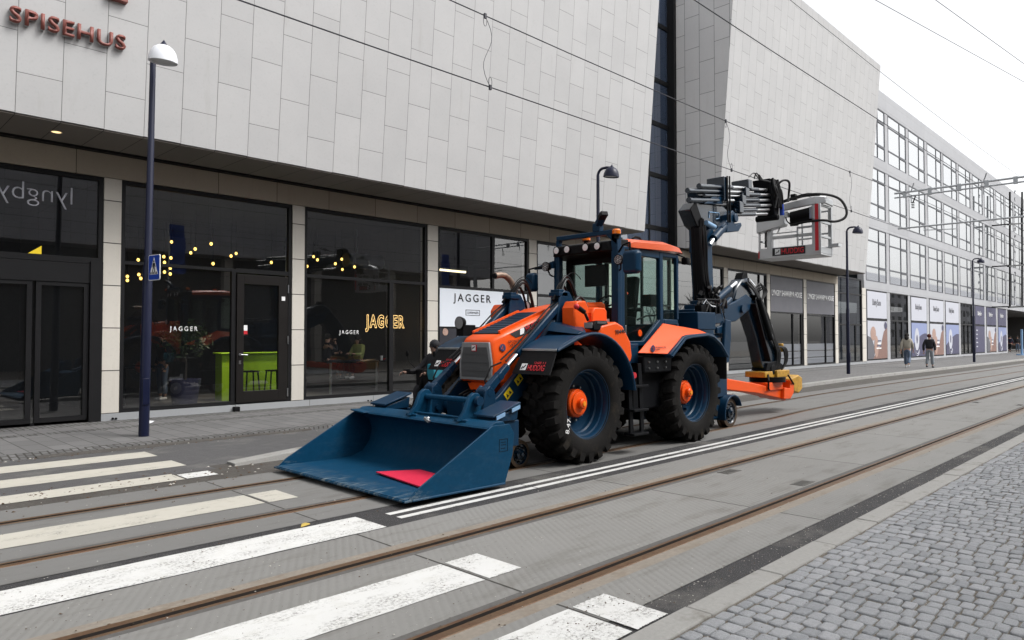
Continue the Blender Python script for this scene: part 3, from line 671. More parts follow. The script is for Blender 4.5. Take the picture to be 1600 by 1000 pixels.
# ------------------------------------------------------------------ restaurant interior
def floorz(): return .17
lamps = [(268, 378), (305, 389), (298, 395), (330, 381), (361, 400), (369, 396), (333, 412), (216, 406), (199, 432), (199, 438), (217, 429), (220, 435), (256, 401), (267, 403), (257, 410), (266, 419), (257, 425), (266, 428), (424, 410), (490, 401), (496, 406), (480, 416), (524, 412), (534, 405), (535, 421), (554, 417), (597, 408), (596, 414)]
L0 = None
for i, (px, py) in enumerate(lamps):
    deep = 17.6 + (i * 37 % 11) * .22 if px > 270 else 19.5
    p = on_plane(px, py, deep); r_ = .058 if px > 267 else .05
    if L0 is None:
        L0 = thing("pendant_lamp", p, "small warm glowing bulb pendant hanging in the dark restaurant window", "lamp", "glowing pendant bulbs in the restaurant"); LP = p.copy()
        MB().tube([p + V((0, 0, .05)), p + V((0, 0, .9))], .006, 6).build("cord", "black_plastic", L0)
        MB().lathe([(.024, .10), (.024, .045), (.02, .04)], p, (0, 0, 1), 10).build("socket", "black_plastic", L0)
        MB().ball(p, .036, 12, sx=(1, 1, 1.2)).build("bulb", "bulb_glow", L0)
    else:
        c = copy_tree(L0); c.location = p
q = MB(); pA = on_plane(540, 405, 18.6); pB = on_plane(662, 412, 18.6); q.tube([(pA.x, 18.6, 4.12), (pB.x + .4, 18.6, 4.12)], .22, 20)
for xx in (pA.x + .7, pA.x + 1.5, pA.x + 2.3): q.tube([(xx, 18.6, 4.12), (xx + .03, 18.6, 4.12)], .235, 20)
q.tube([(pA.x + .4, 18.6, 4.3), (pA.x + .4, 18.6, 5.1)], .012, 6); q.tube([(pB.x - .2, 18.6, 4.3), (pB.x - .2, 18.6, 5.1)], .012, 6)
tag(q.build("ventilation_duct", "steel_duct"), "round shiny ventilation duct under the restaurant ceiling", "duct")
q = thing("tube_lamp", (13.8, 18.5, 3.9), "long yellowish strip lamp glowing behind the upper pane above the white poster", "lamp")
pA = on_plane(686, 421, 18.5); pB = on_plane(727, 425, 18.5)
MB().bar(pA + V((0, 0, .05)), pB + V((0, 0, .05)), .12, .05).build("housing", "steel_bright", q); MB().tube([pA, pB], .045, 10).build("tube", "tube_glow", q)
q = MB(); q.box(7.50, 9.25, 17.55, 17.95, .17, 1.34); q.box(7.45, 9.30, 17.50, 18.0, 1.34, 1.375); tag(q.build("bar_counter", "lime_paint", bevel=.01), "bright lime green bar counter seen through the glass door", "counter")
def stool(x, y, label):
    t = thing("bar_stool", (x, y, floorz()), label, "stool"); z = floorz()
    MB().box(x - .17, x + .17, y - .16, y + .16, z + .72, z + .76).build("seat", "black_steel", t, bevel=.01)
    for sx in (-1, 1):
        for sy in (-1, 1): MB().bar((x + sx * .14, y + sy * .13, z + .72), (x + sx * .19, y + sy * .18, z), .03, .03).build("leg", "black_steel", t)
    r = MB()
    for sy in (-1, 1): r.bar((x - .175, y + sy * .165, z + .22), (x + .175, y + sy * .165, z + .22), .022, .022)
    r.build("footrest", "black_steel", t); return t
pA = on_plane(392, 590, 17.15); stool(pA.x - .02, 17.15, "black bar stool against the lime green counter, half hidden by the door frame")
pA = on_plane(428, 590, 17.15); stool(pA.x, 17.15, "black bar stool fully seen through the door before the lime green counter")
tb = thing("dining_table", (11.2, 17.6, floorz()), "dark high dining table between the two seated diners", "table")
MB().box(10.35, 12.35, 17.25, 17.95, 1.05, 1.09).build("tabletop", "black_steel", tb)
for xx in (10.6, 12.15): MB().cyl((xx, 17.6, .17), (xx, 17.6, 1.05), .035).build("leg", "steel_bright", tb)
c = MB().lathe([(.001, 0), (.035, 0), (.045, .14), (.04, .14)], (12.12, 17.32, 1.09), (0, 0, 1), 16); tag(c.build("paper_cup", "white_mark"), "white paper cup standing at the right end of the dining table", "cup")
c = MB().lathe([(.001, 0), (.05, 0), (.09, .05), (.085, .055)], (12.3, 17.5, 1.09), (0, 0, 1), 16); tag(c.build("food_basket", "red_tool"), "small red food basket on the dining table beside a white cup", "basket")
tb = thing("dining_table", (5.2, 18.0, floorz()), "dark dining table behind the left restaurant window near the lamp post", "table")
MB().box(4.85, 6.1, 17.6, 18.4, 1.05, 1.09).build("tabletop", "black_steel", tb); MB().cyl((5.4, 18.0, .17), (5.4, 18.0, 1.05), .035).build("leg", "black_steel", tb)
pt = thing("potted_plant", (6.55, 17.4, floorz()), "leafy potted tree in a dark tub behind the restaurant glass", "plant")
MB().lathe([(.001, 0), (.27, 0), (.36, .6), (.31, .6), (.30, .55), (.001, .55)], (6.55, 17.4, .17), (0, 0, 1), 24).build("pot", "poster_navy", pt)
MB().tube([(6.55, 17.4, .7), (6.57, 17.38, 1.1), (6.53, 17.42, 1.5)], [.035, .028, .015], 8).build("trunk", "bark", pt)
lf = MB()
for i in range(420):
    d = V((R.gauss(0, 1), R.gauss(0, 1), R.gauss(0, 1))).normalized() * R.uniform(.12, .62); d.z *= .8; p = V((6.55, 17.4, 1.72)) + d
    a = V((R.gauss(0, 1), R.gauss(0, 1), R.gauss(0, 1))).normalized(); b = a.orthogonal().normalized(); L = R.uniform(.05, .10)
    lf.add([p - a * L, p + b * L * .4, p + a * L, p - b * L * .4], [(0, 1, 2, 3)])
lf.build("foliage", "leaf_green", pt, smooth=None)
bl_ = bpy.data.lights.new("counter_fill_light", 'SPOT'); bo2 = bpy.data.objects.new("counter_fill_light", bl_); COL.objects.link(bo2); bo2.location = (8.2, 16.75, 4.6)  # added lamp without a fitting, brightens the lime counter
bl_.energy = 560; bl_.spot_size = rad(62); bl_.spot_blend = .6; bl_.color = (1, .9, .72); bl_.shadow_soft_size = .12
bo2.rotation_euler = (V((8.2, 16.75, 4.6)) - V((8.3, 17.55, .8))).to_track_quat('Z', 'Y').to_euler()
ym = MB().prism([(3.26, 3.44), (3.56, 3.44), (3.56, 3.66)], 'y', 17.2, 17.24); tag(ym.build("lit_sign", "yellow_glow"), "small lit yellow wedge shaped sign behind the upper glass at the left", "sign")

# ------------------------------------------------------------------ office building further on
off = thing("office_building", (80, 16.2, 0), "long pale office building with grids of tall bright windows behind the pedestrians", "building")
ob = [(50.31, 54.56), (55.28, 59.55), (60.21, 64.56), (65.31, 69.65), (70.28, 74.96), (75.67, 80.17), (81.24, 85.44), (86.32, 90.98), (91.96, 96.44)]
while len(ob) < 16: ob.append((ob[-1][0] + 5.2, ob[-1][1] + 5.2))
OY = 16.2; fl = [(5.60, 9.28), (10.02, 13.55), (14.30, 17.90)]
wl = MB(); XE = ob[-1][1] + .8
for z0, z1 in ((5.02, 5.60), (9.28, 10.02), (13.55, 14.30), (17.90, 19.25)): wl.box(49.87, XE, OY, OY + .45, z0, z1)
wl.box(49.87, 96.9, OY, OY + .45, 0, .22)
for i in range(len(ob) + 1):
    a = 49.87 if i == 0 else ob[i - 1][1]; b = XE if i == len(ob) else ob[i][0]
    for z0, z1 in fl: wl.box(a, b, OY + .03, OY + .42, z0, z1)
    if i <= 9: wl.box(a, b, OY + .03, OY + .42, .22, 5.02)
wl.build("wall", "office_stone", off, smooth=None)
rf = MB(); rf.box(49.87, XE, OY + .45, 40, 18.4, 18.6); rf.build("roof", "office_stone", off, smooth=None)
inn = MB()
for z in (5.1, 9.4, 13.7): inn.box(49.87, XE, OY + .46, 24, z, z + .35)
inn.box(49.87, XE, 22, 22.2, 5.5, 18.3); inn.build("inner_wall", "office_stone", off, smooth=None)
def win_mesh(w_, z0, z1):
    f = MB(); d0, d1, t = OY + .012, OY + .07, .07; H = z1 - z0; xm = w_ * .635
    f.box(0, w_, d0, d1, 0, t); f.box(0, w_, d0, d1, H - t, H); f.box(0, t, d0, d1, t, H - t); f.box(w_ - t, w_, d0, d1, t, H - t); f.box(xm - .045, xm + .045, d0, d1, t, H - t)
    for k, th in ((.275, .09), (.755, .09)):
        f.box(t, xm - .06, d0 + .005, d1 - .005, H * k - th / 2, H * k + th / 2); f.box(xm + .06, w_ - t, d0 - .01, d1 - .005, H * k - .1, H * k + .06)
    p = MB(); Yp = OY + .045; p.add([(.02, Yp, .02), (w_ - .02, Yp, .02), (w_ - .02, Yp, H - .02), (.02, Yp, H - .02)], [(0, 1, 2, 3)])
    return f.mesh("window", "office_frame"), p.mesh("pane", "office_glass")
for z0, z1 in fl:
    fm, pm_ = win_mesh(4.32, z0, z1)
    for a, b in ob:
        o = place("window", fm, off, M=Matrix.Translation((a, 0, z0)) @ Matrix.Diagonal(((b - a) / 4.32, 1, 1, 1)))
        place("pane", pm_, o, local=True)
kinds = ["w_skin", "door", "w_blue", "w_skin2", "w_blue", "door", "navy", "n_skin", "n_blue"]
for i, ((a, b), kd) in enumerate(zip(ob[:9], kinds)):
    f = MB(); d0, d1 = OY + .015, OY + .10; z0, z1 = .22, 5.02; t = .08; zt = 3.0; xm = a + (b - a) * .66
    f.box(a, b, d0, d1, z0, z0 + t); f.box(a, b, d0, d1, z1 - t, z1); f.box(a, a + t, d0, d1, z0 + t, z1 - t); f.box(b - t, b, d0, d1, z0 + t, z1 - t)
    f.box(a + t, b - t, d0 + .004, d1 - .004, zt - .06, zt + .06); f.box(xm - .05, xm + .05, d0 + .008, d1 - .008, z0 + t, zt - .06)
    if kd == "door": f.box(a + 1.4, a + 1.5, d0 + .008, d1 - .008, z0 + t, zt - .06)
    o = f.build("shop_window", "window_frame", off, smooth=None)
    Yp = OY + .08; MB().add([(a + .02, Yp, z0 + .02), (b - .02, Yp, z0 + .02), (b - .02, Yp, z1 - .02), (a + .02, Yp, z1 - .02)], [(0, 1, 2, 3)]).build("pane", "shop_glass", o, smooth=None)
ordn = ["first", "second", "third", "fourth", "fifth", "sixth", "seventh", "eighth", "ninth"]
def decal(mb, name, m, par): return mb.build(name, m, par, smooth=None)
for i, ((a, b), kd) in enumerate(zip(ob[:9], kinds)):
    if kd == "door": continue
    up_m = "poster_pale" if kd[0] == "w" else "poster_navy"; Yq = OY + .001; x0, x1 = a + .1, b - .1; xm = a + (b - a) * .66
    colr = "white" if kd[0] == "w" else "navy"
    q = poster("window_poster", x0, x1, 3.1, 4.92, up_m, f"{colr} name panel above the {ordn[i]} shop bay of the office building", Yq)
    lettering("BabySam", (a + 1.15, Yq - .006, 4.0), XR, V((0, 0, 1)), .42, "poster_grey" if kd[0] == "w" else "white_mark", q, width=1.7, depth=.004, bold=.01)
    low = {"w_skin": "poster_pale", "w_skin2": "poster_pale", "w_blue": "poster_blue", "navy": "poster_navy", "n_skin": "poster_pale", "n_blue": "poster_blue"}[kd]
    what = {"w_skin": "baby photo", "w_skin2": "baby photo", "w_blue": "blue and navy", "navy": "plain navy", "n_skin": "skin toned photo", "n_blue": "blue and navy"}[kd]
    q = poster("window_poster", x0, x1, .32, 2.92, low, f"{what} poster low in the {ordn[i]} shop bay of the office building", Yq)
    W_ = x1 - x0
    def ell(cx, cz, rx, rz, m, nm, dy=.004, n=20):
        MB().prism([(cx + rx * math.cos(2 * math.pi * k / n), cz + rz * math.sin(2 * math.pi * k / n)) for k in range(n)], 'y', Yq - dy, Yq - dy + .003).build(nm, m, q, smooth=None)
    if "skin" in kd:
        cl = lambda v: max(x0, min(x1, v))
        MB().prism([(x0, .32), (x0 + W_ * .3, .32), (x0 + W_ * .36, 1.0), (x0 + W_ * .2, 1.75), (x0, 1.9)], 'y', Yq - .004, Yq - .001).build("printed_shape", "poster_grey", q, smooth=None)
        MB().prism([(x0 + W_ * .26, .32), (x1, .32), (x1, 2.5), (x0 + W_ * .82, 2.2), (x0 + W_ * .66, 1.25), (x0 + W_ * .5, 1.0)], 'y', Yq - .008, Yq - .005).build("printed_shape", "poster_skin_dark", q, smooth=None)
        ell(x0 + W_ * .27, 2.05, .55, .48, "poster_skin", "printed_shape", .012); ell(x0 + W_ * .42, 1.15, .42, .75, "poster_skin", "printed_shape", .016)
        for k in range(4): MB().box(x0 + W_ * .42 + .1 * k, x0 + W_ * .42 + .1 * k + 1.0 - .1 * k, Yq - .021, Yq - .018, 1.0 + .17 * k, 1.08 + .17 * k).build("printed_stripe", "poster_navy" if k % 2 else "white_mark", q, smooth=None)
        ell(x1 - .35, 2.62, .28, .26, "poster_navy", "printed_badge", .022)
    elif "blue" in kd:
        arc = [(x0, .32), (x1, .32), (x1, 2.1)] + [(x0 + W_ * (1 - t_), .8 + 1.35 * math.sin(math.pi * (.5 + .42 * t_))) for t_ in (.15, .35, .55, .75, 1)]
        MB().prism(arc, 'y', Yq - .004, Yq - .001).build("printed_shape", "poster_navy", q, smooth=None)
        ell(x0 + W_ * .33, 1.65, .62, .88, "poster_pale", "printed_badge", .008); ell(x0 + W_ * .33, 1.65, .18, .35, "poster_navy", "printed_badge", .012)
        for k in range(2): MB().tube([(x0 + W_ * .33 + (.65 + .15 * k) * math.cos(t_), Yq - .006, 1.35 + (.85 + .15 * k) * math.sin(t_)) for t_ in [math.pi * (1.2 + .6 * j / 8) for j in range(9)]], .022, 5).build("printed_arc", "poster_pale", q)
    else:
        for k in range(5): MB().box(x0 + .3, x0 + 1.0 - .1 * (k % 3), Yq - .006, Yq - .002, 2.45 - .4 * k, 2.56 - .4 * k).build("printed_line", "poster_pale", q, smooth=None)
# passage under the right end
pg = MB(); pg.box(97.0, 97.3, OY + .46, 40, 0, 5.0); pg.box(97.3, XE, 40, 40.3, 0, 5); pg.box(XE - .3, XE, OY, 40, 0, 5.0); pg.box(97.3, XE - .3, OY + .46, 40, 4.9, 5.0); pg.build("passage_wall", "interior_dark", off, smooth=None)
# projecting steel sign frame near the passage
def sgn(px, py, Y=14.6): return on_plane(px, py, Y)
fr_ = thing("sign_frame", sgn(1587, 462), "tall dark steel frame with vertical sign letters projecting beside the passage", "sign")
f = MB(); pa, pb, pc, pd2 = sgn(1578, 300), sgn(1578, 480), sgn(1597, 300), sgn(1597, 480)
for u, v in ((pa, pb), (pc, pd2), (sgn(1576, 480), sgn(1600, 479)), (sgn(1575, 416), sgn(1599, 414)), (sgn(1575, 351), sgn(1598, 349))): f.bar(u, v, .16, .16)
for py in (479, 415, 350): f.bar(sgn(1578, py), sgn(1578, py) + V((0, 1.7, 0)), .12, .12)
f.build("steel_frame", "window_frame", fr_)
l_ = MB()
for k in range(15):
    if k % 5 == 4: continue
    c0 = sgn(1586, 300 + 11.6 * k); l_.tube([c0 + V((.22 * math.cos(t_), 0, .22 * math.sin(t_) * (1 if k % 2 else .8))) for t_ in [.4 + k + j * .7 for j in range(7)]], .035, 5)
l_.build("sign_letters", "poster_grey", fr_)
# ------------------------------------------------------------------ street lamps, crossing sign
def street_lamp(base, label, headmat, lean=0.0, hgt=7.0, r0=.085):
    b = V(base); t = thing("street_lamp", b, label, "street lamp", "curved neck street lamps along the pavement")
    top = b + V((lean, 0, hgt - .42)); mid = b.lerp(top, .46)
    pole = [b, b + (mid - b) * .98, mid, top]; nk = []
    for k in range(1, 9):
        a = math.pi / 2 * k / 8; nk.append(top + V((0, -.20 * (1 - math.cos(a)), .20 * math.sin(a))))
    nk += [top + V((0, -.34, .20)), top + V((0, -.44, .17))]
    MB().tube(pole + nk, [r0, r0 * .92, r0 * .74, r0 * .56] + [r0 * .48] * 10, 16).build("pole", "lamp_navy", t)
    c = top + V((0, -.50, .02))
    prof = [(.03, .16), (.09, .15), (.15, .11), (.20, .04), (.228, -.05), (.235, -.13), (.222, -.135), (.20, -.06)]
    hd = MB().lathe(prof, c, (0, -.10, 1), 28).build("lamp_shade", headmat, t)
    MB().lathe([(.0001, .25), (.035, .20), (.075, .145), (.03, .15)], c, (0, -.10, 1), 20).build("cap", "lamp_navy", hd)
    MB().lathe([(.0001, -.10), (.215, -.105)], c, (0, -.10, 1), 24).build("diffuser", "lamp_diffuser", hd)
    MB().box(b.x - .055, b.x + .055, b.y - r0 - .012, b.y - r0 + .02, b.z + .55, b.z + 1.0).build("hatch", "lamp_navy", t, bevel=.004)
    return t
street_lamp((4.27, 13.15, .05), "tall dark blue lamp post with a white dome beside the crossing", "lamp_white", lean=.07, hgt=6.95)
street_lamp((16.9, 13.0, .05), "dark blue curved lamp post rising behind the cab of the machine", "lamp_navy", hgt=7.0)
street_lamp((34.94, 12.1, .05), "dark blue curved lamp post right of the raised work basket", "lamp_navy", hgt=7.15)
street_lamp((58.2, 11.7, .05), "farthest dark blue curved lamp post in front of the office building", "lamp_navy", hgt=7.5)
sg = thing("pedestrian_crossing_sign", (4.40, 12.97, 2.95), "blue pedestrian crossing sign on the nearest lamp post", "sign")
dirw = V((.18, -1, 0)).normalized(); upv = V((0, 0, 1)); nrm = dirw.cross(upv); so = V((4.29, 13.05, 2.74))
def sp(u, v, d): return so + dirw * u + upv * v + nrm * d
def splate(mb, poly, d0, d1):
    n = len(poly); return mb.add([sp(u, v, d0) for u, v in poly] + [sp(u, v, d1) for u, v in poly], [tuple(range(n)), tuple(range(2 * n - 1, n - 1, -1))] + [(i, (i + 1) % n, n + (i + 1) % n, n + i) for i in range(n)])
def rrect(x0, y0, x1, y1, r):
    q = []
    for cx, cy, a0 in ((x1 - r, y1 - r, 0), (x0 + r, y1 - r, 90), (x0 + r, y0 + r, 180), (x1 - r, y0 + r, 270)):
        q += [(cx + r * math.cos(rad(a0 + k * 22.5)), cy + r * math.sin(rad(a0 + k * 22.5))) for k in range(5)]
    return q
SW, SHt = .36, .44
splate(MB(), rrect(0, 0, SW, SHt, .03), 0, .012).build("plate_rim", "white_mark", sg)
splate(MB(), rrect(.012, .012, SW - .012, SHt - .012, .025), .012, .015).build("plate", "sign_blue", sg)
splate(MB(), [(.05, .10), (SW - .05, .10), (SW / 2, SHt - .04)], .015, .017).build("white_triangle", "white_mark", sg)
ic = MB()
for k in range(5): splate(ic, [(.07 + k * .048, .105), (.098 + k * .048, .105), (.104 + k * .042, .145), (.082 + k * .042, .145)], .017, .019)
cx = SW / 2
for poly in ([(cx - .03, .30), (cx + .03, .30), (cx + .026, .22), (cx - .022, .22)], [(cx - .022, .225), (cx, .225), (cx - .035, .14), (cx - .055, .14)], [(cx, .225), (cx + .024, .225), (cx + .045, .14), (cx + .022, .14)], [(cx - .03, .30), (cx - .018, .295), (cx - .04, .225), (cx - .055, .225)], [(cx + .03, .30), (cx + .018, .295), (cx + .042, .225), (cx + .057, .225)], [(cx + .019 * math.cos(k * .785), .325 + .02 * math.sin(k * .785)) for k in range(8)]): splate(ic, poly, .017, .019)
ic.build("walking_figure", "black_mark", sg)
cl = MB(); cl.tube([(4.30, 13.15, 2.86), (4.30, 13.04, 2.86)], .02, 8); cl.tube([(4.30, 13.15, 3.08), (4.30, 13.04, 3.08)], .02, 8); cl.build("bracket", "black_steel", sg)

# ------------------------------------------------------------------ overhead line
def wire(pts, r, label, name="overhead_wire"): return tag(MB().tube(pts, r * .72, 6).build(name, "wire_dark"), label, "wire", "wires above the tracks")
def line_pts(Y, zf, x0=-25, x1=125, n=40): return [(x0 + (x1 - x0) * i / n, Y, zf(x0 + (x1 - x0) * i / n)) for i in range(n + 1)]
zc1 = lambda x: 5.38 + .005 * max(0, x - 6); zm1 = lambda x: 6.40 + .30 * ((x - 7) / 18) ** 2 if abs(x - 7) < 21 else 6.40 + .30 * (21 / 18) ** 2
zc2 = lambda x: 5.46 + .006 * max(0, x - 8); zm2 = lambda x: 6.33 + .30 * ((x - 8) / 18) ** 2 if abs(x - 8) < 21 else 6.33 + .30 * (21 / 18) ** 2
wire(line_pts(7.35, zc1), .012, "lower contact wire crossing in front of the cladding over the far track")
wire(line_pts(7.35, zm1), .012, "upper carrier wire crossing in front of the cladding over the far track")
wire(line_pts(3.95, zc2), .009, "contact wire over the near track crossing the right cladding block")
wire(line_pts(3.95, zm2), .0055, "thin carrier wire over the near track skimming the roofline of the right cladding block")
def at_z(x, y, z):
    rt = V((math.sin(YAW), -math.cos(YAW), 0)); up = rt.cross(fw); r = fw + rt * ((x - 800) / FPX) + up * ((500 - y) / FPX); return CAM + r * ((z - 1.75) / r.z)
for a, b, lab in (((1368, 0), (1560, 106), "lower of the two thin wires crossing the white sky at the right"), ((1462, 0), (1592, 94), "upper of the two thin wires crossing the white sky at the right")):
    p, q = at_z(*a, 6.4), at_z(*b, 6.4); d = (q - p); wire([p - d * .8, p, q, q + d * .35], .006, lab)
def dropper(p, q, label):
    p, q = V(p), V(q); d = q - p; pts = []
    for i in range(13):
        t_ = i / 12; pts.append(p + d * t_ + V((.09 * math.sin(t_ * 2 * math.pi) * 1.2, 0, 0)))
    m = MB().tube(pts, .004, 5)
    for c, s_ in ((p, -1), (q, 1)):
        m.tube([c + V((.035 * math.sin(k * .63), 0, s_ * (.075 - .075 * math.cos(k * .63)))) for k in range(11)], .004, 5); m.box(c.x - .02, c.x + .02, c.y - .015, c.y + .015, c.z - .035, c.z + .035)
    return tag(m.build("dropper_wire", "wire_dark"), label, "wire", "droppers between the wires")
p = on_plane(758, 18, 7.35); q = on_plane(766, 134, 7.35); dropper((p.x, 7.35, zm1(p.x)), (q.x, 7.35, zc1(q.x)), "thin curling dropper wire hanging before the left cladding")
p = on_plane(1134, 184, 7.35); q = on_plane(1143, 248, 7.35); dropper((p.x, 7.35, zm1(p.x)), (q.x, 7.35, zc1(q.x)), "thin dropper wire at the left edge of the right cladding block")
p = on_plane(1328, 266, 7.35); q = on_plane(1330, 312, 7.35); dropper((p.x, 7.35, zm1(p.x)), (q.x, 7.35, zc1(q.x)), "thin dropper wire at the right end of the right cladding block")
cm = thing("catenary_mast", (28.1, 1.7, 0), "grey tubular overhead line arms reaching over the tracks in front of the office windows", "mast")
MB().tube([(28.1, 1.7, -.05), (28.1, 1.7, 8.2)], .11, 12).build("pole", "mast_grey", cm)
a_ = MB(); a_.tube([(28.1, 1.7, 7.02), (28.1, 8.05, 7.02)], .036, 8); a_.tube([(28.1, 1.7, 6.86), (28.1, 8.05, 6.86)], .028, 8)
for yy in (7.7, 6.9, 6.0, 5.2, 4.4): a_.box(28.05, 28.15, yy - .06, yy + .06, 6.82, 7.06)
for yy in (7.5, 5.3): a_.tube([(28.1, yy, 7.02), (28.0, yy - .12, 7.30)], .02, 6); a_.tube([(28.1, yy, 6.86), (28.1, yy, 6.6)], .02, 6)
a_.build("upper_arm", "mast_grey", cm)
a_ = MB(); a_.tube([(28.1, 1.7, 5.72), (28.1, 7.95, 5.72)], .03, 8); a_.tube([(28.1, 7.1, 5.72), (28.1, 7.12, 5.58), (28.1, 6.1, 5.52)], .016, 6); a_.tube([(28.1, 3.9, 5.72), (28.1, 3.92, 5.58), (28.1, 3.2, 5.54)], .016, 6); a_.build("steady_arm", "mast_grey", cm)
i_ = MB()
for yy in (7.35, 3.95):
    i_.tube([(28.1, yy, 6.86), (28.1, yy + .1, 6.6)], .02, 6)
    for k in range(4): i_.tube([(28.1, yy + .1, 6.62 - .06 * k), (28.1, yy + .1, 6.60 - .06 * k)], .055, 10)
i_.build("insulator", "black_plastic", cm)
bp = on_plane(1597, 560, 13.0); q = thing("stop_post", (bp.x, 13, .05), "light blue post with a round foot at the far right edge", "post")
MB().tube([(bp.x, 13, .05), (bp.x, 13, 2.6)], .10, 12).build("pole", "lightblue_paint", q); MB().lathe([(.001, .12), (.45, .12), (.5, 0)], (bp.x, 13, .05), (0, 0, 1), 20).build("foot", "lightblue_paint", q)

# ------------------------------------------------------------------ what stands behind the viewer (seen mirrored in the glass)
opp = thing("opposite_building", (10, -9, 0), "grey cladded building across the street, seen only mirrored in the shop windows", "building")
MB().box(-32, 40, -22, -9.0, 6.6, 13.2).build("upper_wall", "grey_cladding", opp, smooth=None)
gb = MB(); gb.box(-32, 39, -22, -10.8, 0, 6.6); gb.build("ground_floor", "interior_dark", opp, smooth=None)
cc = MB()
for k in range(12): cc.box(-30 + k * 6, -29.5 + k * 6, -10.0, -9.5, 0, 6.6)
cc.build("column", "column_stone", opp, smooth=None)
def flag(x, y, label):
    t = thing("banner_flag", (x, y, 0), label, "flag", "mirrored blue banner flags"); MB().tube([(x, y, -.05), (x, y, 7.6)], .045, 10).build("pole", "steel_bright", t)
    v = []; n = 14
    for i in range(n + 1):
        z = 7.5 - 2.5 * i / n
        for k in range(5): v.append((x + .03 + .19 * k, y + .09 * math.sin(i * .8 + k * .9), z))
    m = MB(); m.add(v, [(i * 5 + k, i * 5 + k + 1, (i + 1) * 5 + k + 1, (i + 1) * 5 + k) for i in range(n) for k in range(4)]); m.build("banner", "flag_blue", t, smooth=60)
for x in (13.2, 19.5, 31.0): flag(x, -5.0, "blue banner flag on a pole across the street, mirrored in the windows")
db = thing("distant_building", (300, -32, 0), "low dark building far across the street, mirrored in the office windows", "building")
w_ = MB(); w_.box(200, 430, -44, -32, 0, 17); w_.prism([(-32, 17), (-38, 21), (-44, 17)], 'x', 200, 430); w_.build("wall", "grey_cladding", db, smooth=None)
w_ = MB()
for i in range(34):
    for k in range(4): w_.box(203 + i * 6, 206 + i * 6, -32.05, -31.98, 2 + k * 3.8, 4.2 + k * 3.8)
w_.build("window_row", "window_frame", db, smooth=None)
def bare_tree(x, y, h, label):
    t = thing("bare_tree", (x, y, 0), label, "tree", "bare trees across the street"); m = MB(); tw = MB()
    def grow(p, d, L, r, lev):
        q = p + d * L; (m if lev < 2 else tw).tube([p, p.lerp(q, .5) + V((R.gauss(0, .04), R.gauss(0, .04), 0)) * L, q], [r, r * .85, r * .65], 6 if lev < 2 else 4)
        if lev >= 5: return
        for k in range(3 if lev < 4 else 2):
            nd = (d + V((R.gauss(0, .5), R.gauss(0, .5), R.gauss(.12, .3)))).normalized(); grow(p.lerp(q, R.uniform(.65, 1)), nd, L * R.uniform(.6, .8), r * .6, lev + 1)
    grow(V((x, y, -.1)), V((0, 0, 1)), h * .3, h * .022, 0); m.build("trunk", "bark", t); tw.build("crown", "bark", t)
bare_tree(63, -9, 9, "bare winter tree across the street, mirrored in the windows behind the mast"); bare_tree(78, -12, 10, "second bare winter tree farther down across the street")

# ------------------------------------------------------------------ people
def skinmesh(name, chains, m, parent, sub=1):
    """chains: list of polylines [(point, radius), ...]; points shared exactly are welded; grown with Skin + Subdivision"""
    idx = {}; vs = []; rs = []; es = []
    for ch in chains:
        prev = None
        for p, r_ in ch:
            k = tuple(round(c, 4) for c in p)
            if k not in idx: idx[k] = len(vs); vs.append(p); rs.append(r_)
            if prev is not None and prev != idx[k]: es.append((prev, idx[k]))
            prev = idx[k]
    me = bpy.data.meshes.new(name); me.from_pydata([tuple(p) for p in vs], es, [])
    o = bpy.data.objects.new("tmp", me); COL.objects.link(o); md = o.modifiers.new("s", 'SKIN'); md.use_smooth_shade = True
    for i, r_ in enumerate(rs):
        rr = r_ if isinstance(r_, tuple) else (r_, r_); me.skin_vertices[0].data[i].radius = rr
    seen = set(); adj = {i: [] for i in range(len(vs))}
    for a, b in es: adj[a].append(b); adj[b].append(a)
    for i in range(len(vs)):
        if i in seen: continue
        me.skin_vertices[0].data[i].use_root = True; st = [i]
        while st:
            j = st.pop()
            if j in seen: continue
            seen.add(j); st += adj[j]
    sb = o.modifiers.new("u", 'SUBSURF'); sb.levels = sub; sb.render_levels = sub
    bpy.context.view_layer.update(); dg = bpy.context.evaluated_depsgraph_get()
    out = bpy.data.meshes.new_from_object(o.evaluated_get(dg)); bpy.data.objects.remove(o); bpy.data.meshes.remove(me)
    out.materials.clear(); out.materials.append(MATS[m]); out.polygons.foreach_set("use_smooth", [True] * len(out.polygons)); out.polygons.foreach_set("material_index", [0] * len(out.polygons))
    return place(name, out, parent)
STAND = dict(pel=(0, 0, .95), wst=(0, .01, 1.08), chs=(0, .0, 1.28), nck=(0, .01, 1.47), hd=(0, .035, 1.60), top=(0, .02, 1.72),
             shl=(-.18, 0, 1.41), ell=(-.235, -.03, 1.13), wrl=(-.24, .06, .88), shr=(.18, 0, 1.41), elr=(.235, -.03, 1.13), wrr=(.24, .06, .88),
             hpl=(-.09, 0, .92), knl=(-.10, .03, .50), anl=(-.10, 0, .09), hpr=(.09, 0, .92), knr=(.10, .03, .50), anr=(.10, 0, .09))
WALK = dict(STAND, knl=(-.10, .17, .52), anl=(-.10, .24, .10), knr=(.10, -.02, .50), anr=(.10, -.30, .17), ell=(-.24, -.12, 1.14), wrl=(-.25, -.13, .89), elr=(.24, .06, 1.13), wrr=(.24, .20, .92))
SIT = dict(STAND, pel=(0, 0, .95), hpl=(-.09, .03, .94), hpr=(.09, .03, .94), knl=(-.11, .42, .92), anl=(-.11, .36, .50), knr=(.11, .42, .92), anr=(.11, .36, .50), ell=(-.23, .12, 1.15), wrl=(-.12, .34, 1.17), elr=(.23, .12, 1.15), wrr=(.12, .34, 1.17))
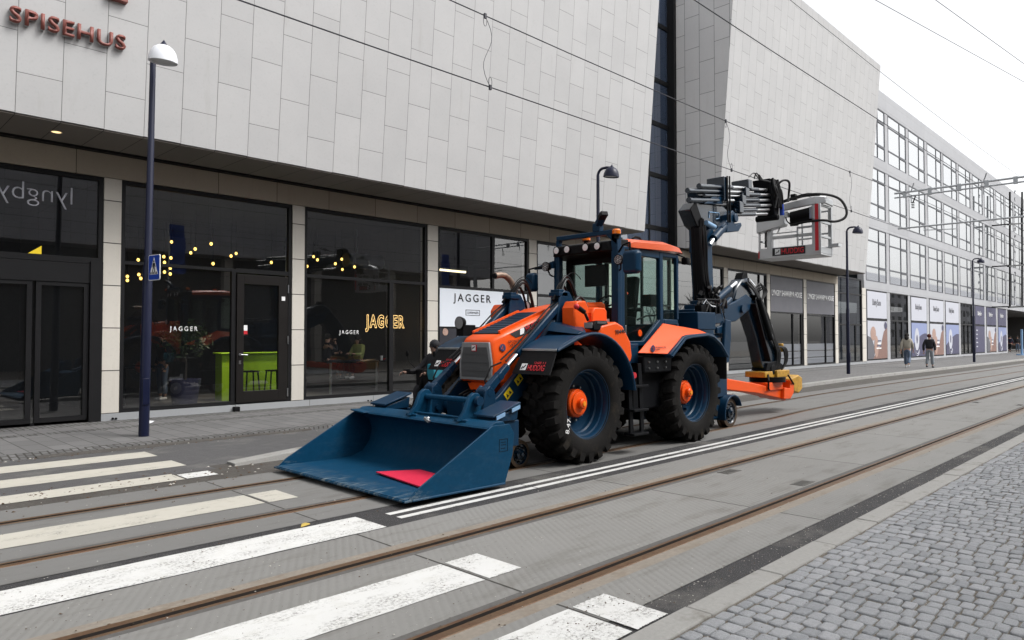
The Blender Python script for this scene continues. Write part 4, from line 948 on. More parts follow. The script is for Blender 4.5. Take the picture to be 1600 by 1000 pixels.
def person(loc, face, label, pose, scale=1., jacket="cloth_black", trousers="cloth_denim", hair="hair_dark", shoes="cloth_white", skin="skin", hood=False, loose=1.0, longhair=False, group=None):
    """face = direction (x, y) the person looks; body is one continuous mesh, clothes and hair are children"""
    t = thing("person", loc, label, "person", group); f = V((face[0], face[1], 0)).normalized(); r = V((f.y, -f.x, 0)); L = V(loc)
    P = {k: L + (r * v[0] + f * v[1] + V((0, 0, v[2]))) * scale for k, v in pose.items()}; S = scale
    def ch(*kr): return [(P[k] if isinstance(k, str) else k, tuple(S * a for a in q) if isinstance(q, tuple) else S * q) for k, q in kr]
    chains = [ch(("pel", (.15, .105)), ("wst", (.135, .095)), ("chs", (.155, .11)), ("nck", .055), ("hd", (.078, .092)), ("top", (.07, .085)))]
    for sd_ in "lr":
        d = (P["wr" + sd_] - P["el" + sd_]).normalized(); hand = P["wr" + sd_] + d * .07 * S; side = d.orthogonal().normalized(); oth = d.cross(side)
        chains.append(ch(("chs", (.155, .11)), ("sh" + sd_, .062), ("el" + sd_, .044), ("wr" + sd_, .03), (hand, (.022, .038))))
        for k in range(4):
            b0 = hand + d * .035 * S + oth * (k - 1.5) * .02 * S; chains.append([(b0, .0085 * S), (b0 + d * (.04 + .006 * (k in (1, 2))) * S, .008 * S), (b0 + d * .062 * S + side * .022 * S, .007 * S)])
        b0 = hand + oth * .042 * S; chains.append([(b0, .010 * S), (b0 + d * .03 * S + oth * .02 * S + side * .01 * S, .009 * S), (b0 + d * .055 * S + oth * .02 * S + side * .02 * S, .008 * S)])
        chains.append(ch(("pel", (.15, .105)), ("hp" + sd_, .088), ("kn" + sd_, .056), ("an" + sd_, .038)))
    nose = P["hd"] + f * .098 * S + V((0, 0, .0))
    chains.append([(P["hd"] + f * .075 * S, .018 * S), (nose + V((0, 0, -.012)) * S, .014 * S)])
    for sx in (-1, 1): chains.append([(P["hd"] + r * .078 * sx * S, .02 * S), (P["hd"] + (r * .09 * sx - f * .01 + V((0, 0, .02))) * S, .014 * S)])
    skinmesh("body", chains, skin, t)
    k = 1.13
    jc = [ch(("pel", (.165 * k * loose, .125 * k * loose)), ("wst", (.155 * k * loose, .115 * k * loose)), ("chs", (.17 * k, .125 * k)), ("nck", .068))]
    for sd_ in "lr":
        jc.append(ch(("chs", (.17 * k, .125 * k)), ("sh" + sd_, .082 * loose), ("el" + sd_, .062 * loose), (P["el" + sd_].lerp(P["wr" + sd_], .9), .05 * loose)))
    skinmesh("jacket", jc, jacket, t)
    tr = [ch(("pel", (.155, .115)), (P["pel"].lerp(P["wst"], .3), (.15, .112)))]
    for sd_ in "lr": tr.append(ch(("pel", (.155, .115)), ("hp" + sd_, .102), ("kn" + sd_, .078 * loose), (P["kn" + sd_].lerp(P["an" + sd_], .86), .072 * loose)))
    skinmesh("trousers", tr, trousers, t)
    for sd_ in "lr":
        a = P["an" + sd_]; m = [[(a - f * .05 * S - V((0, 0, .035)) * S, .045 * S), (a + f * .06 * S - V((0, 0, .045)) * S, (.05 * S, .04 * S)), (a + f * .16 * S - V((0, 0, .055)) * S, (.042 * S, .032 * S))]]
        skinmesh("shoe", m, shoes, t)
    hh = P["hd"] - f * .022 * S + V((0, 0, .055)) * S
    hb = MB().ball(hh, .105 * S, 16, sx=(1, 1, .98))
    if hood or longhair: hb.ball(P["nck"] - f * .05 * S + V((0, 0, .05)) * S, .105 * S, 14, sx=(1, 1, 1.25))
    hb.build("hood" if hood else "hair", hair, t, smooth=60)
    if not hood and not longhair: pass
    eb = MB()
    for sx in (-1, 1): eb.ball(P["hd"] + (f * .082 + r * .033 * sx + V((0, 0, .022))) * S, .012 * S, 8)
    eb.build("eyes", "black_mark", t); MB().ball(P["hd"] + (f * .088 - V((0, 0, .05))) * S, .02 * S, 8, sx=(1, 1, .4)).build("mouth", "poster_skin_dark", t)
    return t
def ground_pt(x, y, z=.05):
    return at_z(x, y, z)
gp = V((44.3, 12.15, .05)); person(gp, (1, .10), "person in a beige hooded jacket and blue jeans walking away on the pavement", WALK, 1.12, "cloth_beige", "cloth_denim", "hair_dark", "cloth_white", loose=1.12, longhair=True)
gp = V((45.2, 11.25, .05)); person(gp, (1, -.05), "person in a black sweater and loose grey trousers walking away on the pavement", dict(WALK, knl=(-.1, .05, .5), anl=(-.1, -.12, .12), knr=(.1, .1, .5), anr=(.1, .14, .09), wrl=(-.27, .02, .86), wrr=(.27, -.02, .86)), 1.10, "cloth_black", "cloth_grey", "hair_red", "cloth_black", loose=1.15)
pp = on_plane(515, 560, 17.6); person((pp.x, 17.75, .17), (1, -.15), "diner with short dark hair in a black jacket, drinking behind the window", dict(SIT, wrr=(.10, .22, 1.46), elr=(.24, .20, 1.22)), .98, "cloth_black", "cloth_black", "hair_dark", "cloth_black")
pp = on_plane(563, 560, 17.6); person((pp.x + .1, 17.85, .17), (-1, -.25), "diner in a lime green top facing the dark haired one behind the window", SIT, .95, "cloth_lime", "cloth_navy", "hair_dark", "cloth_white", longhair=True)
pp = on_plane(262, 560, 18.6); person((pp.x, 18.9, .17), (-1, -.2), "person in dark clothes and jeans standing in the dim restaurant behind the lamp post", STAND, 1.0, "cloth_black", "cloth_denim", "hair_dark", "cloth_white")
crowd = [(99.2, 17.2, "cloth_black", "cloth_navy", -1, "dark clad person with pale hair standing in the passage mouth", "cloth_beige"), (100.8, 16.6, "cloth_navy", "cloth_black", 1, "person in a navy coat walking into the passage", "hair_dark"), (101.9, 17.6, "cloth_black", "cloth_black", -1, "person all in black between the others in the passage", "hair_dark"), (103.3, 16.3, "cloth_black", "cloth_denim", -1, "person in a black jacket and jeans at the right of the passage group", "hair_dark"), (104.9, 17.4, "cloth_red", "cloth_black", 1, "person with a dark red top at the far right of the passage", "hair_dark")]
for x, y, j, tr_, d, lab, hr in crowd: person((x, y, .05), (d, -.3), lab, WALK if d > 0 else STAND, 1.1, j, tr_, hr, "cloth_black", group="people at the passage")

# moped with rider beyond the loader arms
MY = 10.55
mp = thing("moped", (8.6, MY, 0), "black moped half hidden behind the loader arms", "moped")
for xx in (7.95, 9.2):
    wh = MB().lathe([(.17, -.045), (.235, -.05), (.265, -.02), (.265, .02), (.235, .05), (.17, .045), (.17, -.045)], (xx, MY, .265), (0, 1, 0), 28).build("wheel", "tyre_rubber", mp)
    MB().lathe([(.17, -.03), (.05, -.02), (.05, .02), (.17, .03)], (xx, MY, .265), (0, 1, 0), 20).build("rim", "steel_bright", wh)
q = MB(); q.loft([[(8.75 + a, MY + b * .17, c + .10 * k) for a, b in ((-.1, -1), (.85, -1), (.95, 0), (.85, 1), (-.1, 1))] for k, c in ((0, .35), (1, .45), (2, .55))]); q.build("body_shell", "black_plastic", mp, bevel=.02)
q = MB(); q.prism([(8.18, .45), (8.42, .40), (8.55, .95), (8.40, 1.18), (8.28, 1.15), (8.30, .8)], 'y', MY - .19, MY + .19); q.build("leg_shield", "black_plastic", mp, bevel=.03)
MB().box(8.85, 9.5, MY - .14, MY + .14, .76, .86).build("saddle", "black_plastic", mp, bevel=.03)
q = MB(); q.tube([(8.42, MY + .36, 1.14), (8.36, MY, 1.16), (8.42, MY - .36, 1.14)], .016, 8); q.tube([(8.10, MY, .27), (8.36, MY, 1.16)], .03, 8); q.build("handlebar", "black_steel", mp)
for sy in (-1, 1):
    q = MB(); q.tube([(8.40, MY + .3 * sy, 1.15), (8.28, MY + .38 * sy, 1.30), (8.27, MY + .40 * sy, 1.42)], .008, 6); q.ball((8.26, MY + .41 * sy, 1.45), .06, 12, sx=(.3, .8, 1)); q.build("mirror", "black_plastic", mp)
q = MB(); q.box(8.15, 8.5, MY - .42, MY - .18, 1.06, 1.16); q.box(8.15, 8.5, MY + .18, MY + .42, 1.06, 1.16); q.build("hand_muff", "black_plastic", mp, bevel=.03)
RIDE = dict(SIT, pel=(0, 0, .93), ell=(-.27, .22, 1.15), wrl=(-.30, .46, 1.12), elr=(.27, .22, 1.15), wrr=(.30, .46, 1.12), knl=(-.15, .36, .80), anl=(-.14, .32, .40), knr=(.15, .36, .80), anr=(.14, .32, .40))
person((8.62, MY, 0), (-1, .0), "rider in black with a black hood sitting on the moped", RIDE, .98, "cloth_black", "cloth_black", "cloth_black", "cloth_black", skin="skin_dark", hood=True)
pb = on_plane(683, 579, 9.75); q = MB(); q.loft([[(pb.x - .12 * s_, 9.75 - .07 * s_, pb.z - .17), (pb.x + .16 * s_, 9.75 - .09 * s_, pb.z - .15), (pb.x + .18 * s_, 9.9, pb.z - .16), (pb.x - .13 * s_, 9.92, pb.z - .17)] if k == 0 else [(pb.x - .16 * s_, 9.75 - .05, pb.z + zz), (pb.x + .2 * s_, 9.73, pb.z + zz - .03), (pb.x + .19 * s_, 9.88, pb.z + zz - .02), (pb.x - .15 * s_, 9.9, pb.z + zz)] for k, s_, zz in ((0, .55, 0), (1, .8, -.03), (2, .72, .12))])
tag(q.build("carrier_bag", "cloth_teal", smooth=50, bevel=.02), "bright teal bag showing below the far mudguard of the machine", "bag")
# ------------------------------------------------------------------ the backhoe loader (front towards -X)
YC = 7.29
tra = thing("backhoe_loader", (9.2, YC, 0), "orange and blue backhoe loader with lowered front bucket and raised work basket on the tracks", "loader")
def mir(y): return 2 * YC - y
NEAR, FAR = V((0, -1, 0)), V((0, 1, 0))
FXL = V((-1, 0, 0))

# wheels -----------------------------------------------------------
def wheel_meshes():
    RO, RB, HW = .825, .765, .285
    ty = MB()
    ty.lathe([(.475, -.235), (.50, -.262), (.56, -.288), (.64, -.297), (.70, -.288), (.745, -.265), (RB, -.225), (RB + .004, -.1), (RB + .004, .1), (RB, .225), (.745, .265), (.70, .288), (.64, .297), (.56, .288), (.50, .262), (.475, .235), (.47, 0), (.475, -.235)], (0, 0, 0), (0, 1, 0), 72)
    def lug(y0, y1, a0, a1, wdt, r0, r1, side=0, wall=False):
        n = 3; secs = []
        for i in range(n + 1):
            t = i / n; y = y0 + (y1 - y0) * t; a = a0 + (a1 - a0) * t; ra, rb = r0, r1
            if wall and i == n: ra, rb = .70, r1 - .035
            q = []
            for da, r_ in ((-wdt / 2 * 1.12, ra - .03), (-wdt / 2 * .86, rb), (wdt / 2 * .86, rb), (wdt / 2 * 1.12, ra - .03)):
                q.append((math.cos(a + da / r_) * r_, y, math.sin(a + da / r_) * r_))
            secs.append(q)
        ty.loft(secs)
    nl = 23
    for k in range(nl):
        a = 2 * math.pi * k / nl
        for sg_, off in ((-1, 0), (1, .5)):
            b = a + off * 2 * math.pi / nl
            lug(sg_ * .135, sg_ * .292, b + .03, b - .02, .108, RB, RO, wall=True)
            lug(sg_ * .012, sg_ * .118, b + .145, b + .085, .085, RB, RO)
    rim = MB()
    rim.lathe([(.478, -.246), (.492, -.25), (.495, -.238), (.468, -.225), (.455, -.20), (.452, -.15), (.432, -.14), (.428, -.05), (.41, -.03), (.405, .03), (.33, .055), (.12, .06), (.001, .06)], (0, 0, 0), (0, 1, 0), 64)
    rim.lathe([(.478, .246), (.492, .25), (.468, .225), (.45, .1), (.405, .075), (.2, .08), (.001, .08)], (0, 0, 0), (0, 1, 0), 48)
    rim.box(.30, .345, .0, .05, -.03, .03)
    hub = MB(); hub.lathe([(.20, .055), (.20, -.045), (.188, -.06), (.165, -.062), (.16, -.09), (.15, -.095), (.078, -.095), (.074, -.15), (.06, -.165), (.001, -.165)], (0, 0, 0), (0, 1, 0), 40)
    cap = MB().lathe([(.035, -.163), (.035, -.178), (.001, -.18)], (0, 0, 0), (0, 1, 0), 20)
    bo = MB()
    for k in range(10):
        a = 2 * math.pi * k / 10; c = (math.cos(a) * .245, 0, math.sin(a) * .245); bo.cyl((c[0], .06, c[2]), (c[0], .0, c[2]), .016, 8)
    return ty.mesh("tyre", ["tyre_rubber"], 40), ty.mesh("tyre", ["tyre_muddy"], 40), rim.mesh("wheel", "blue_paint", 35), hub.mesh("hub", "orange_paint", 35), cap.mesh("hub_cap", "cap_orange", 35), bo.mesh("wheel_bolts", "steel_bright", 35)
tyM, tyMud, rimM, hubM, capM, boM = wheel_meshes()
for X in (7.80, 10.68):
    for near in (True, False):
        M = Matrix.Translation((X, 6.42 if near else mir(6.42), .825)) @ (Matrix.Identity(4) if near else Matrix.Rotation(math.pi, 4, 'Z')) @ Matrix.Rotation(R.uniform(0, 6), 4, 'Y')
        wv_ = place("wheel", rimM, tra, M=M)
        place("tyre", tyM if near else tyMud, wv_, local=True); place("hub", hubM, wv_, local=True); place("hub_cap", capM, wv_, local=True); place("wheel_bolts", boM, wv_, local=True)
p = V((7.42, 6.125, .60))
lettering("8.47", (7.30, 6.118, .46), V((.25, 0, 1)), V((-1, 0, .25)), .075, "white_mark", tra, width=.2, depth=.002, name="chalk_mark")

# rail wheels ------------------------------------------------------
for X, z in ((6.86, .185), (12.88, .29)):
    for y in (C_ + shift(X) + .02, D_ + shift(X) - .02):
        out_ = -1 if y < YC else 1
        z_ = .19 if X < 8 else .285; r_ = z_ - .006
        o = MB().lathe([(r_ * .75, -.06), (r_, -.055), (r_, .045), (r_ * 1.14, .055), (r_ * 1.14, .085), (r_ * .5, .09), (.001, .09)], (X, y, z_), (0, -out_, 0), 40).build("rail_wheel", "rail_wheel_steel", tra)
        MB().lathe([(r_ * .78, -.052), (r_ * .72, -.03), (r_ * .4, -.025), (r_ * .38, -.07), (r_ * .16, -.085), (r_ * .14, -.11), (.001, -.112)], (X, y, z_), (0, -out_, 0), 32).build("rail_wheel_hub", "boom_paint", o)
        for k in range(8):
            a = k * math.pi / 4; b_ = MB(); b_.cyl((X + math.cos(a) * r_ * .56, y + out_ * .03, z_ + math.sin(a) * r_ * .56), (X + math.cos(a) * r_ * .56, y + out_ * .055, z_ + math.sin(a) * r_ * .56), .014, 8); b_.build("rail_wheel_bolt", "black_steel", o)
q = MB()
for ya, yb_ in ((6.60, 6.98), (mir(6.98), mir(6.60))): q.prism([(12.88 + .36 * math.cos(rad(a)), .285 + .36 * math.sin(rad(a))) for a in range(20, 201, 15)] + [(12.88 + .325 * math.cos(rad(a)), .285 + .325 * math.sin(rad(a))) for a in range(200, 19, -15)], 'y', ya, yb_)
q.box(11.2, 12.65, 6.75, 6.95, .20, .46); q.box(12.05, 12.45, 6.9, 7.7, .18, .40)
q.box(11.2, 12.65, mir(6.95), mir(6.75), .20, .46); q.build("rail_axle", "blue_paint", tra, bevel=.01)
q = MB(); q.box(6.35, 7.1, 6.78, 6.95, .14, .34); q.box(6.35, 7.1, mir(6.95), mir(6.78), .14, .34); q.box(6.55, 6.8, 6.8, 7.8, .18, .36); q.box(6.4, 6.62, 6.50, 6.95, .34, .62); q.box(6.4, 6.62, mir(6.95), mir(6.5), .34, .62); q.build("rail_axle", "blue_paint", tra, bevel=.01)

# chassis ----------------------------------------------------------
ch_ = MB(); ch_.box(7.0, 9.0, 6.90, 7.68, .62, 1.22); ch_.box(8.9, 12.2, 6.80, 7.78, .55, 1.2); ch_.tube([(7.8, 6.5, .825), (7.8, 8.1, .825)], .16, 16); ch_.tube([(10.68, 6.5, .825), (10.68, 8.1, .825)], .16, 16); ch_.box(8.5, 9.2, 7.1, 7.5, .45, 1.5)
ch_.tube([(8.2, 6.8, .75), (9.2, 6.85, .7)], .05, 10); ch_.build("chassis", "black_steel", tra, bevel=.012)
tk = MB(); tk.box(9.12, 10.02, 6.36, 8.22, .62, 1.46); tk.box(9.2, 10.0, 6.20, 6.32, 1.2, 1.47); tko = tk.build("fuel_tank", "black_steel", tra, bevel=.03)
b_ = MB()
for x in (9.33, 9.56, 9.80):
    for z in (1.28, 1.375): b_.cyl((x, 6.20, z), (x, 6.18, z), .014, 8)
b_.build("bolts", "steel_bright", tko)
st = MB()
for x in (8.84, 9.12): st.bar((x, 6.24, 1.36), (x + .02, 6.2, .28), .035, .09, up=(1, 0, 0))
for z in (.30, .66, 1.02): st.box(8.80, 9.18, 6.10, 6.30, z - .018, z + .018)
st.build("entry_ladder", "black_steel", tra, bevel=.006)
sb = MB(); sb.box(8.78, 9.2, 6.3, 6.6, 1.36, 1.66); sb.build("cab_step", "blue_paint", tra, bevel=.01)
q = MB(); q.cyl((8.83, 6.14, 1.19), (8.83, 6.11, 1.19), .045, 16); q.build("reflector", "red_mark", tra)

# front mudguards --------------------------------------------------
def arc(cx, cz, r_, a0, a1, n): return [(cx + r_ * math.cos(rad(a0 + (a1 - a0) * k / n)), cz + r_ * math.sin(rad(a0 + (a1 - a0) * k / n))) for k in range(n + 1)]
for near in (True, False):
    y0, y1 = (6.07, 6.70) if near else (mir(6.70), mir(6.07))
    outer = arc(7.80, .84, .985, 8, 98, 18) + [(7.40, 1.77), (7.15, 1.68), (7.00, 1.60)]
    inner = [(7.02, 1.57), (7.2, 1.62), (7.45, 1.715)] + arc(7.80, .84, .95, 96, 8, 18)
    fo = MB().prism(outer + inner, 'y', y0, y1).build("mudguard", "blue_paint", tra, bevel=.006)
    ye = y0 if near else y1; s_ = -1 if near else 1
    ed = [V((x, ye + s_ * .004, z)) for x, z in arc(7.80, .84, .97, 8, 98, 18)] + [V((7.42, ye + s_ * .004, 1.745)), V((7.18, ye + s_ * .004, 1.655)), V((7.01, ye + s_ * .004, 1.585))]
    MB().tube(ed, .022, 8).build("edge_bead", "blue_paint", fo)
    MB().box(6.995, 7.03, y0 + .005, y1 - .005, 1.575, 1.605).build("clamp_strip", "aluminium", fo, bevel=.004)
    ft = MB(); ya, yb = (y0 - .02, y1 + .03) if near else (y0 - .03, y1 + .02)
    ft.add([(7.01, y0 + .01, 1.58), (7.01, y1 - .01, 1.58), (6.83, yb, 1.27), (6.83, ya, 1.27), (7.03, y0 + .01, 1.58), (7.03, y1 - .01, 1.58), (6.85, yb, 1.265), (6.85, ya, 1.265)], [(0, 1, 2, 3), (4, 7, 6, 5), (0, 4, 5, 1), (3, 2, 6, 7), (0, 3, 7, 4), (1, 5, 6, 2)])
    fl_ = ft.build("mudflap", "flap_rubber", tra)
    upf = V((.18, 0, .31)).normalized(); base = V((6.828, 0, 1.285)); 
    def fpt(y, d): return V((6.83, y, 1.27)) + upf * d + V((-.006, 0, .003))
    yl = y1 - .10; lm = MB(); a, b = fpt(yl - .0, .055), fpt(yl - .105, .055)
    lm.add([a, b, b + upf * .10, a + upf * .10], [(0, 1, 2, 3)]); lm.build("white_badge", "white_mark", fl_)
    z_ = MB(); pts = [fpt(yl - .02, .075), fpt(yl - .04, .11), fpt(yl - .055, .09), fpt(yl - .085, .135)]; z_.tube([p + V((-.004, 0, 0)) for p in pts], .007, 5); z_.build("badge_mark", "black_mark", fl_)
    lettering("HUDDIG", fpt(yl - .13, .05), V((0, -1, 0)), upf, .085, "red_mark", fl_, width=.30, depth=.003, bold=.01)
    lettering("1260E 1.1", fpt(yl - .22, .15), V((0, -1, 0)), upf, .035, "red_mark", fl_, width=.20, depth=.003, bold=.01)

# engine hood --------------------------------------------------------
def hsec(x, wb, wt, zb, zm, zt):
    return [(x, YC + wb, zb), (x, YC + wb, zm), (x, YC + wt, zt - .03), (x, YC + wt - .06, zt), (x, YC - wt + .06, zt), (x, YC - wt, zt - .03), (x, YC - wb, zm), (x, YC - wb, zb)]
hd_ = MB(); hd_.loft([hsec(6.70, .335, .285, 1.15, 1.42, 1.705), hsec(6.76, .355, .31, 1.13, 1.46, 1.765), hsec(7.0, .375, .33, 1.10, 1.52, 1.855), hsec(7.5, .40, .35, 1.1, 1.65, 2.03), hsec(8.0, .43, .37, 1.1, 1.78, 2.20), hsec(8.6, .45, .38, 1.1, 1.85, 2.30), hsec(9.15, .46, .39, 1.1, 1.9, 2.33)])
hood = hd_.build("hood", "orange_paint", tra, smooth=30, bevel=.022)
MB().prism([(YC + .30, 1.13), (YC - .30, 1.13), (YC - .20, .97), (YC - .08, .94), (YC + .08, .94), (YC + .20, .97)], 'x', 6.78, 7.1).build("chin_guard", "orange_paint", tra, bevel=.015)
sk = MB(); sk.prism([(6.85, 1.12), (7.3, 1.12), (7.3, .92), (6.98, .92)], 'y', YC - .36, YC - .30); sk.prism([(6.85, 1.12), (7.3, 1.12), (7.3, .92), (6.98, .92)], 'y', YC + .30, YC + .36); sk.build("hood_skirt", "orange_paint", tra, bevel=.01)
GP = [(YC + .275, 1.69), (YC - .275, 1.69), (YC - .33, 1.40), (YC - .32, 1.165), (YC + .32, 1.165), (YC + .33, 1.40)]
def scl(P_, s_): cx_, cz_ = YC, 1.43; return [(cx_ + (a - cx_) * s_, cz_ + (b - cz_) * s_) for a, b in P_]
gfr = MB().prism(GP, 'x', 6.668, 6.702).build("grille", "grille_grey", hood, bevel=.008)
g_ = MB(); g_.prism([(YC + .235, 1.62), (YC - .235, 1.62), (YC - .285, 1.40), (YC - .275, 1.205), (YC + .275, 1.205), (YC + .285, 1.40)], 'x', 6.660, 6.668)
for k in range(3): g_.box(6.654, 6.661, YC - .26, YC + .26, 1.29 + k * .115, 1.297 + k * .115)
g_.build("grille_mesh", "grille_mesh", gfr)
q = MB(); q.box(6.645, 6.66, YC - .045, YC + .045, 1.565, 1.655); e_ = q.build("badge", "red_mark", gfr); MB().box(6.641, 6.646, YC - .038, YC + .038, 1.575, 1.648).build("badge_field", "white_mark", e_)
q = MB(); q.tube([(6.639, YC + .025, 1.595), (6.639, YC + .005, 1.625), (6.639, YC - .005, 1.605), (6.639, YC - .028, 1.635)], .006, 5); q.build("badge_mark", "black_mark", e_)
def htop(x): return 1.855 + (x - 7.0) * .35 if x < 7.5 else 2.03 + (x - 7.5) * .34
vb = MB(); vb.prism([(6.86, htop(6.86) + .006), (7.80, htop(7.80) + .008), (7.80, htop(7.8) - .04), (6.86, htop(6.86) - .06)], 'y', YC - .255, YC + .255)
vo = vb.build("hood_vent", "black_plastic", hood)
vs_ = MB()
for k in range(12):
    x = 6.90 + k * .077; vs_.bar((x, YC - .25, htop(x) + .010), (x, YC + .25, htop(x) + .010), .034, .008, up=(-.5, 0, 1))
vs_.build("vent_slats", "blue_paint", vo, bevel=.004)
for s_ in (-1, 1): vf = MB(); vf.bar((6.88, YC + s_ * .268, htop(6.88) + .012), (7.82, YC + s_ * .268, htop(7.82) + .014), .035, .05); vf.build("vent_frame", "orange_paint", vo)
def hside(x, v):
    """point on the near upper hood flank: v 0 at the flank knee, 1 at the top edge"""
    t = (x - 7.0) / .5; zm, zt = 1.52 + .13 * t, 1.825 + .175 * t; wb, wt = .375 + .025 * t, .33 + .02 * t
    return V((x, YC - (wb + (wt - wb) * v) - .007, zm + (zt - zm) * v))
lp = MB(); pl_ = [hside(7.02, .92), hside(7.12, .64), hside(7.80, .52), hside(7.86, .95)]; lp.add(pl_ + [p + V((0, .004, 0)) for p in pl_], [(0, 1, 2, 3), (7, 6, 5, 4)]); lpo = lp.build("logo_panel", "black_mark", hood)
nv = V((0, -.004, 0)); q = MB(); a, b, c, d = hside(7.20, .68), hside(7.28, .67), hside(7.29, .92), hside(7.21, .93); q.add([a + nv, b + nv, c + nv, d + nv], [(0, 1, 2, 3)]); q.build("white_badge", "white_mark", lpo)
rr_ = (hside(7.7, .72) - hside(7.3, .72)).normalized(); uu = (hside(7.4, .95) - hside(7.4, .6)).normalized(); uu = (uu - rr_ * uu.dot(rr_)).normalized()
lettering("HUDDIG", hside(7.33, .70) + nv, rr_, uu, .085, "red_mark", lpo, width=.38, depth=.003, bold=.01)
q = MB(); c0 = hside(6.86, .45); nn = V((-.10, -1, .12)).normalized(); q.lathe([(.052, 0), (.052, .004), (.001, .005)], c0 + nn * .002, nn, 24); eo = q.build("emblem", "navy_mark", hood)
q = MB(); q.tube([c0 + nn * .008 + V((-.03, 0, -.02)), c0 + nn * .008 + V((0, 0, .025)), c0 + nn * .008 + V((.0, 0, -.03))], .005, 5); q.build("emblem_mark", "orange_paint", eo)
rh = V((1, -.06, .20)).normalized()
lettering("SPORENS", hside(6.97, .55) + nv, rh, V((0, .1, 1)), .032, "black_mark", hood, width=.24, depth=.002, name="emblem_text"); lettering("VEJ", hside(6.98, .38) + nv, rh, V((0, .1, 1)), .032, "black_mark", hood, width=.10, depth=.002, name="emblem_text")
ex = MB(); ex.tube([(8.10, 7.80, 2.1), (8.06, 7.84, 2.38), (8.03, 7.86, 2.52), (7.99, 7.87, 2.62), (7.92, 7.87, 2.69), (7.83, 7.87, 2.73), (7.73, 7.87, 2.735), (7.62, 7.87, 2.715)], [.052, .05, .048, .048, .048, .048, .048, .052], 16); ex.build("exhaust", "exhaust_steel", tra)
q = MB(); q.tube([(7.635, 7.87, 2.718), (7.60, 7.87, 2.712)], .043, 14); q.build("exhaust_mouth", "black_steel", tra)

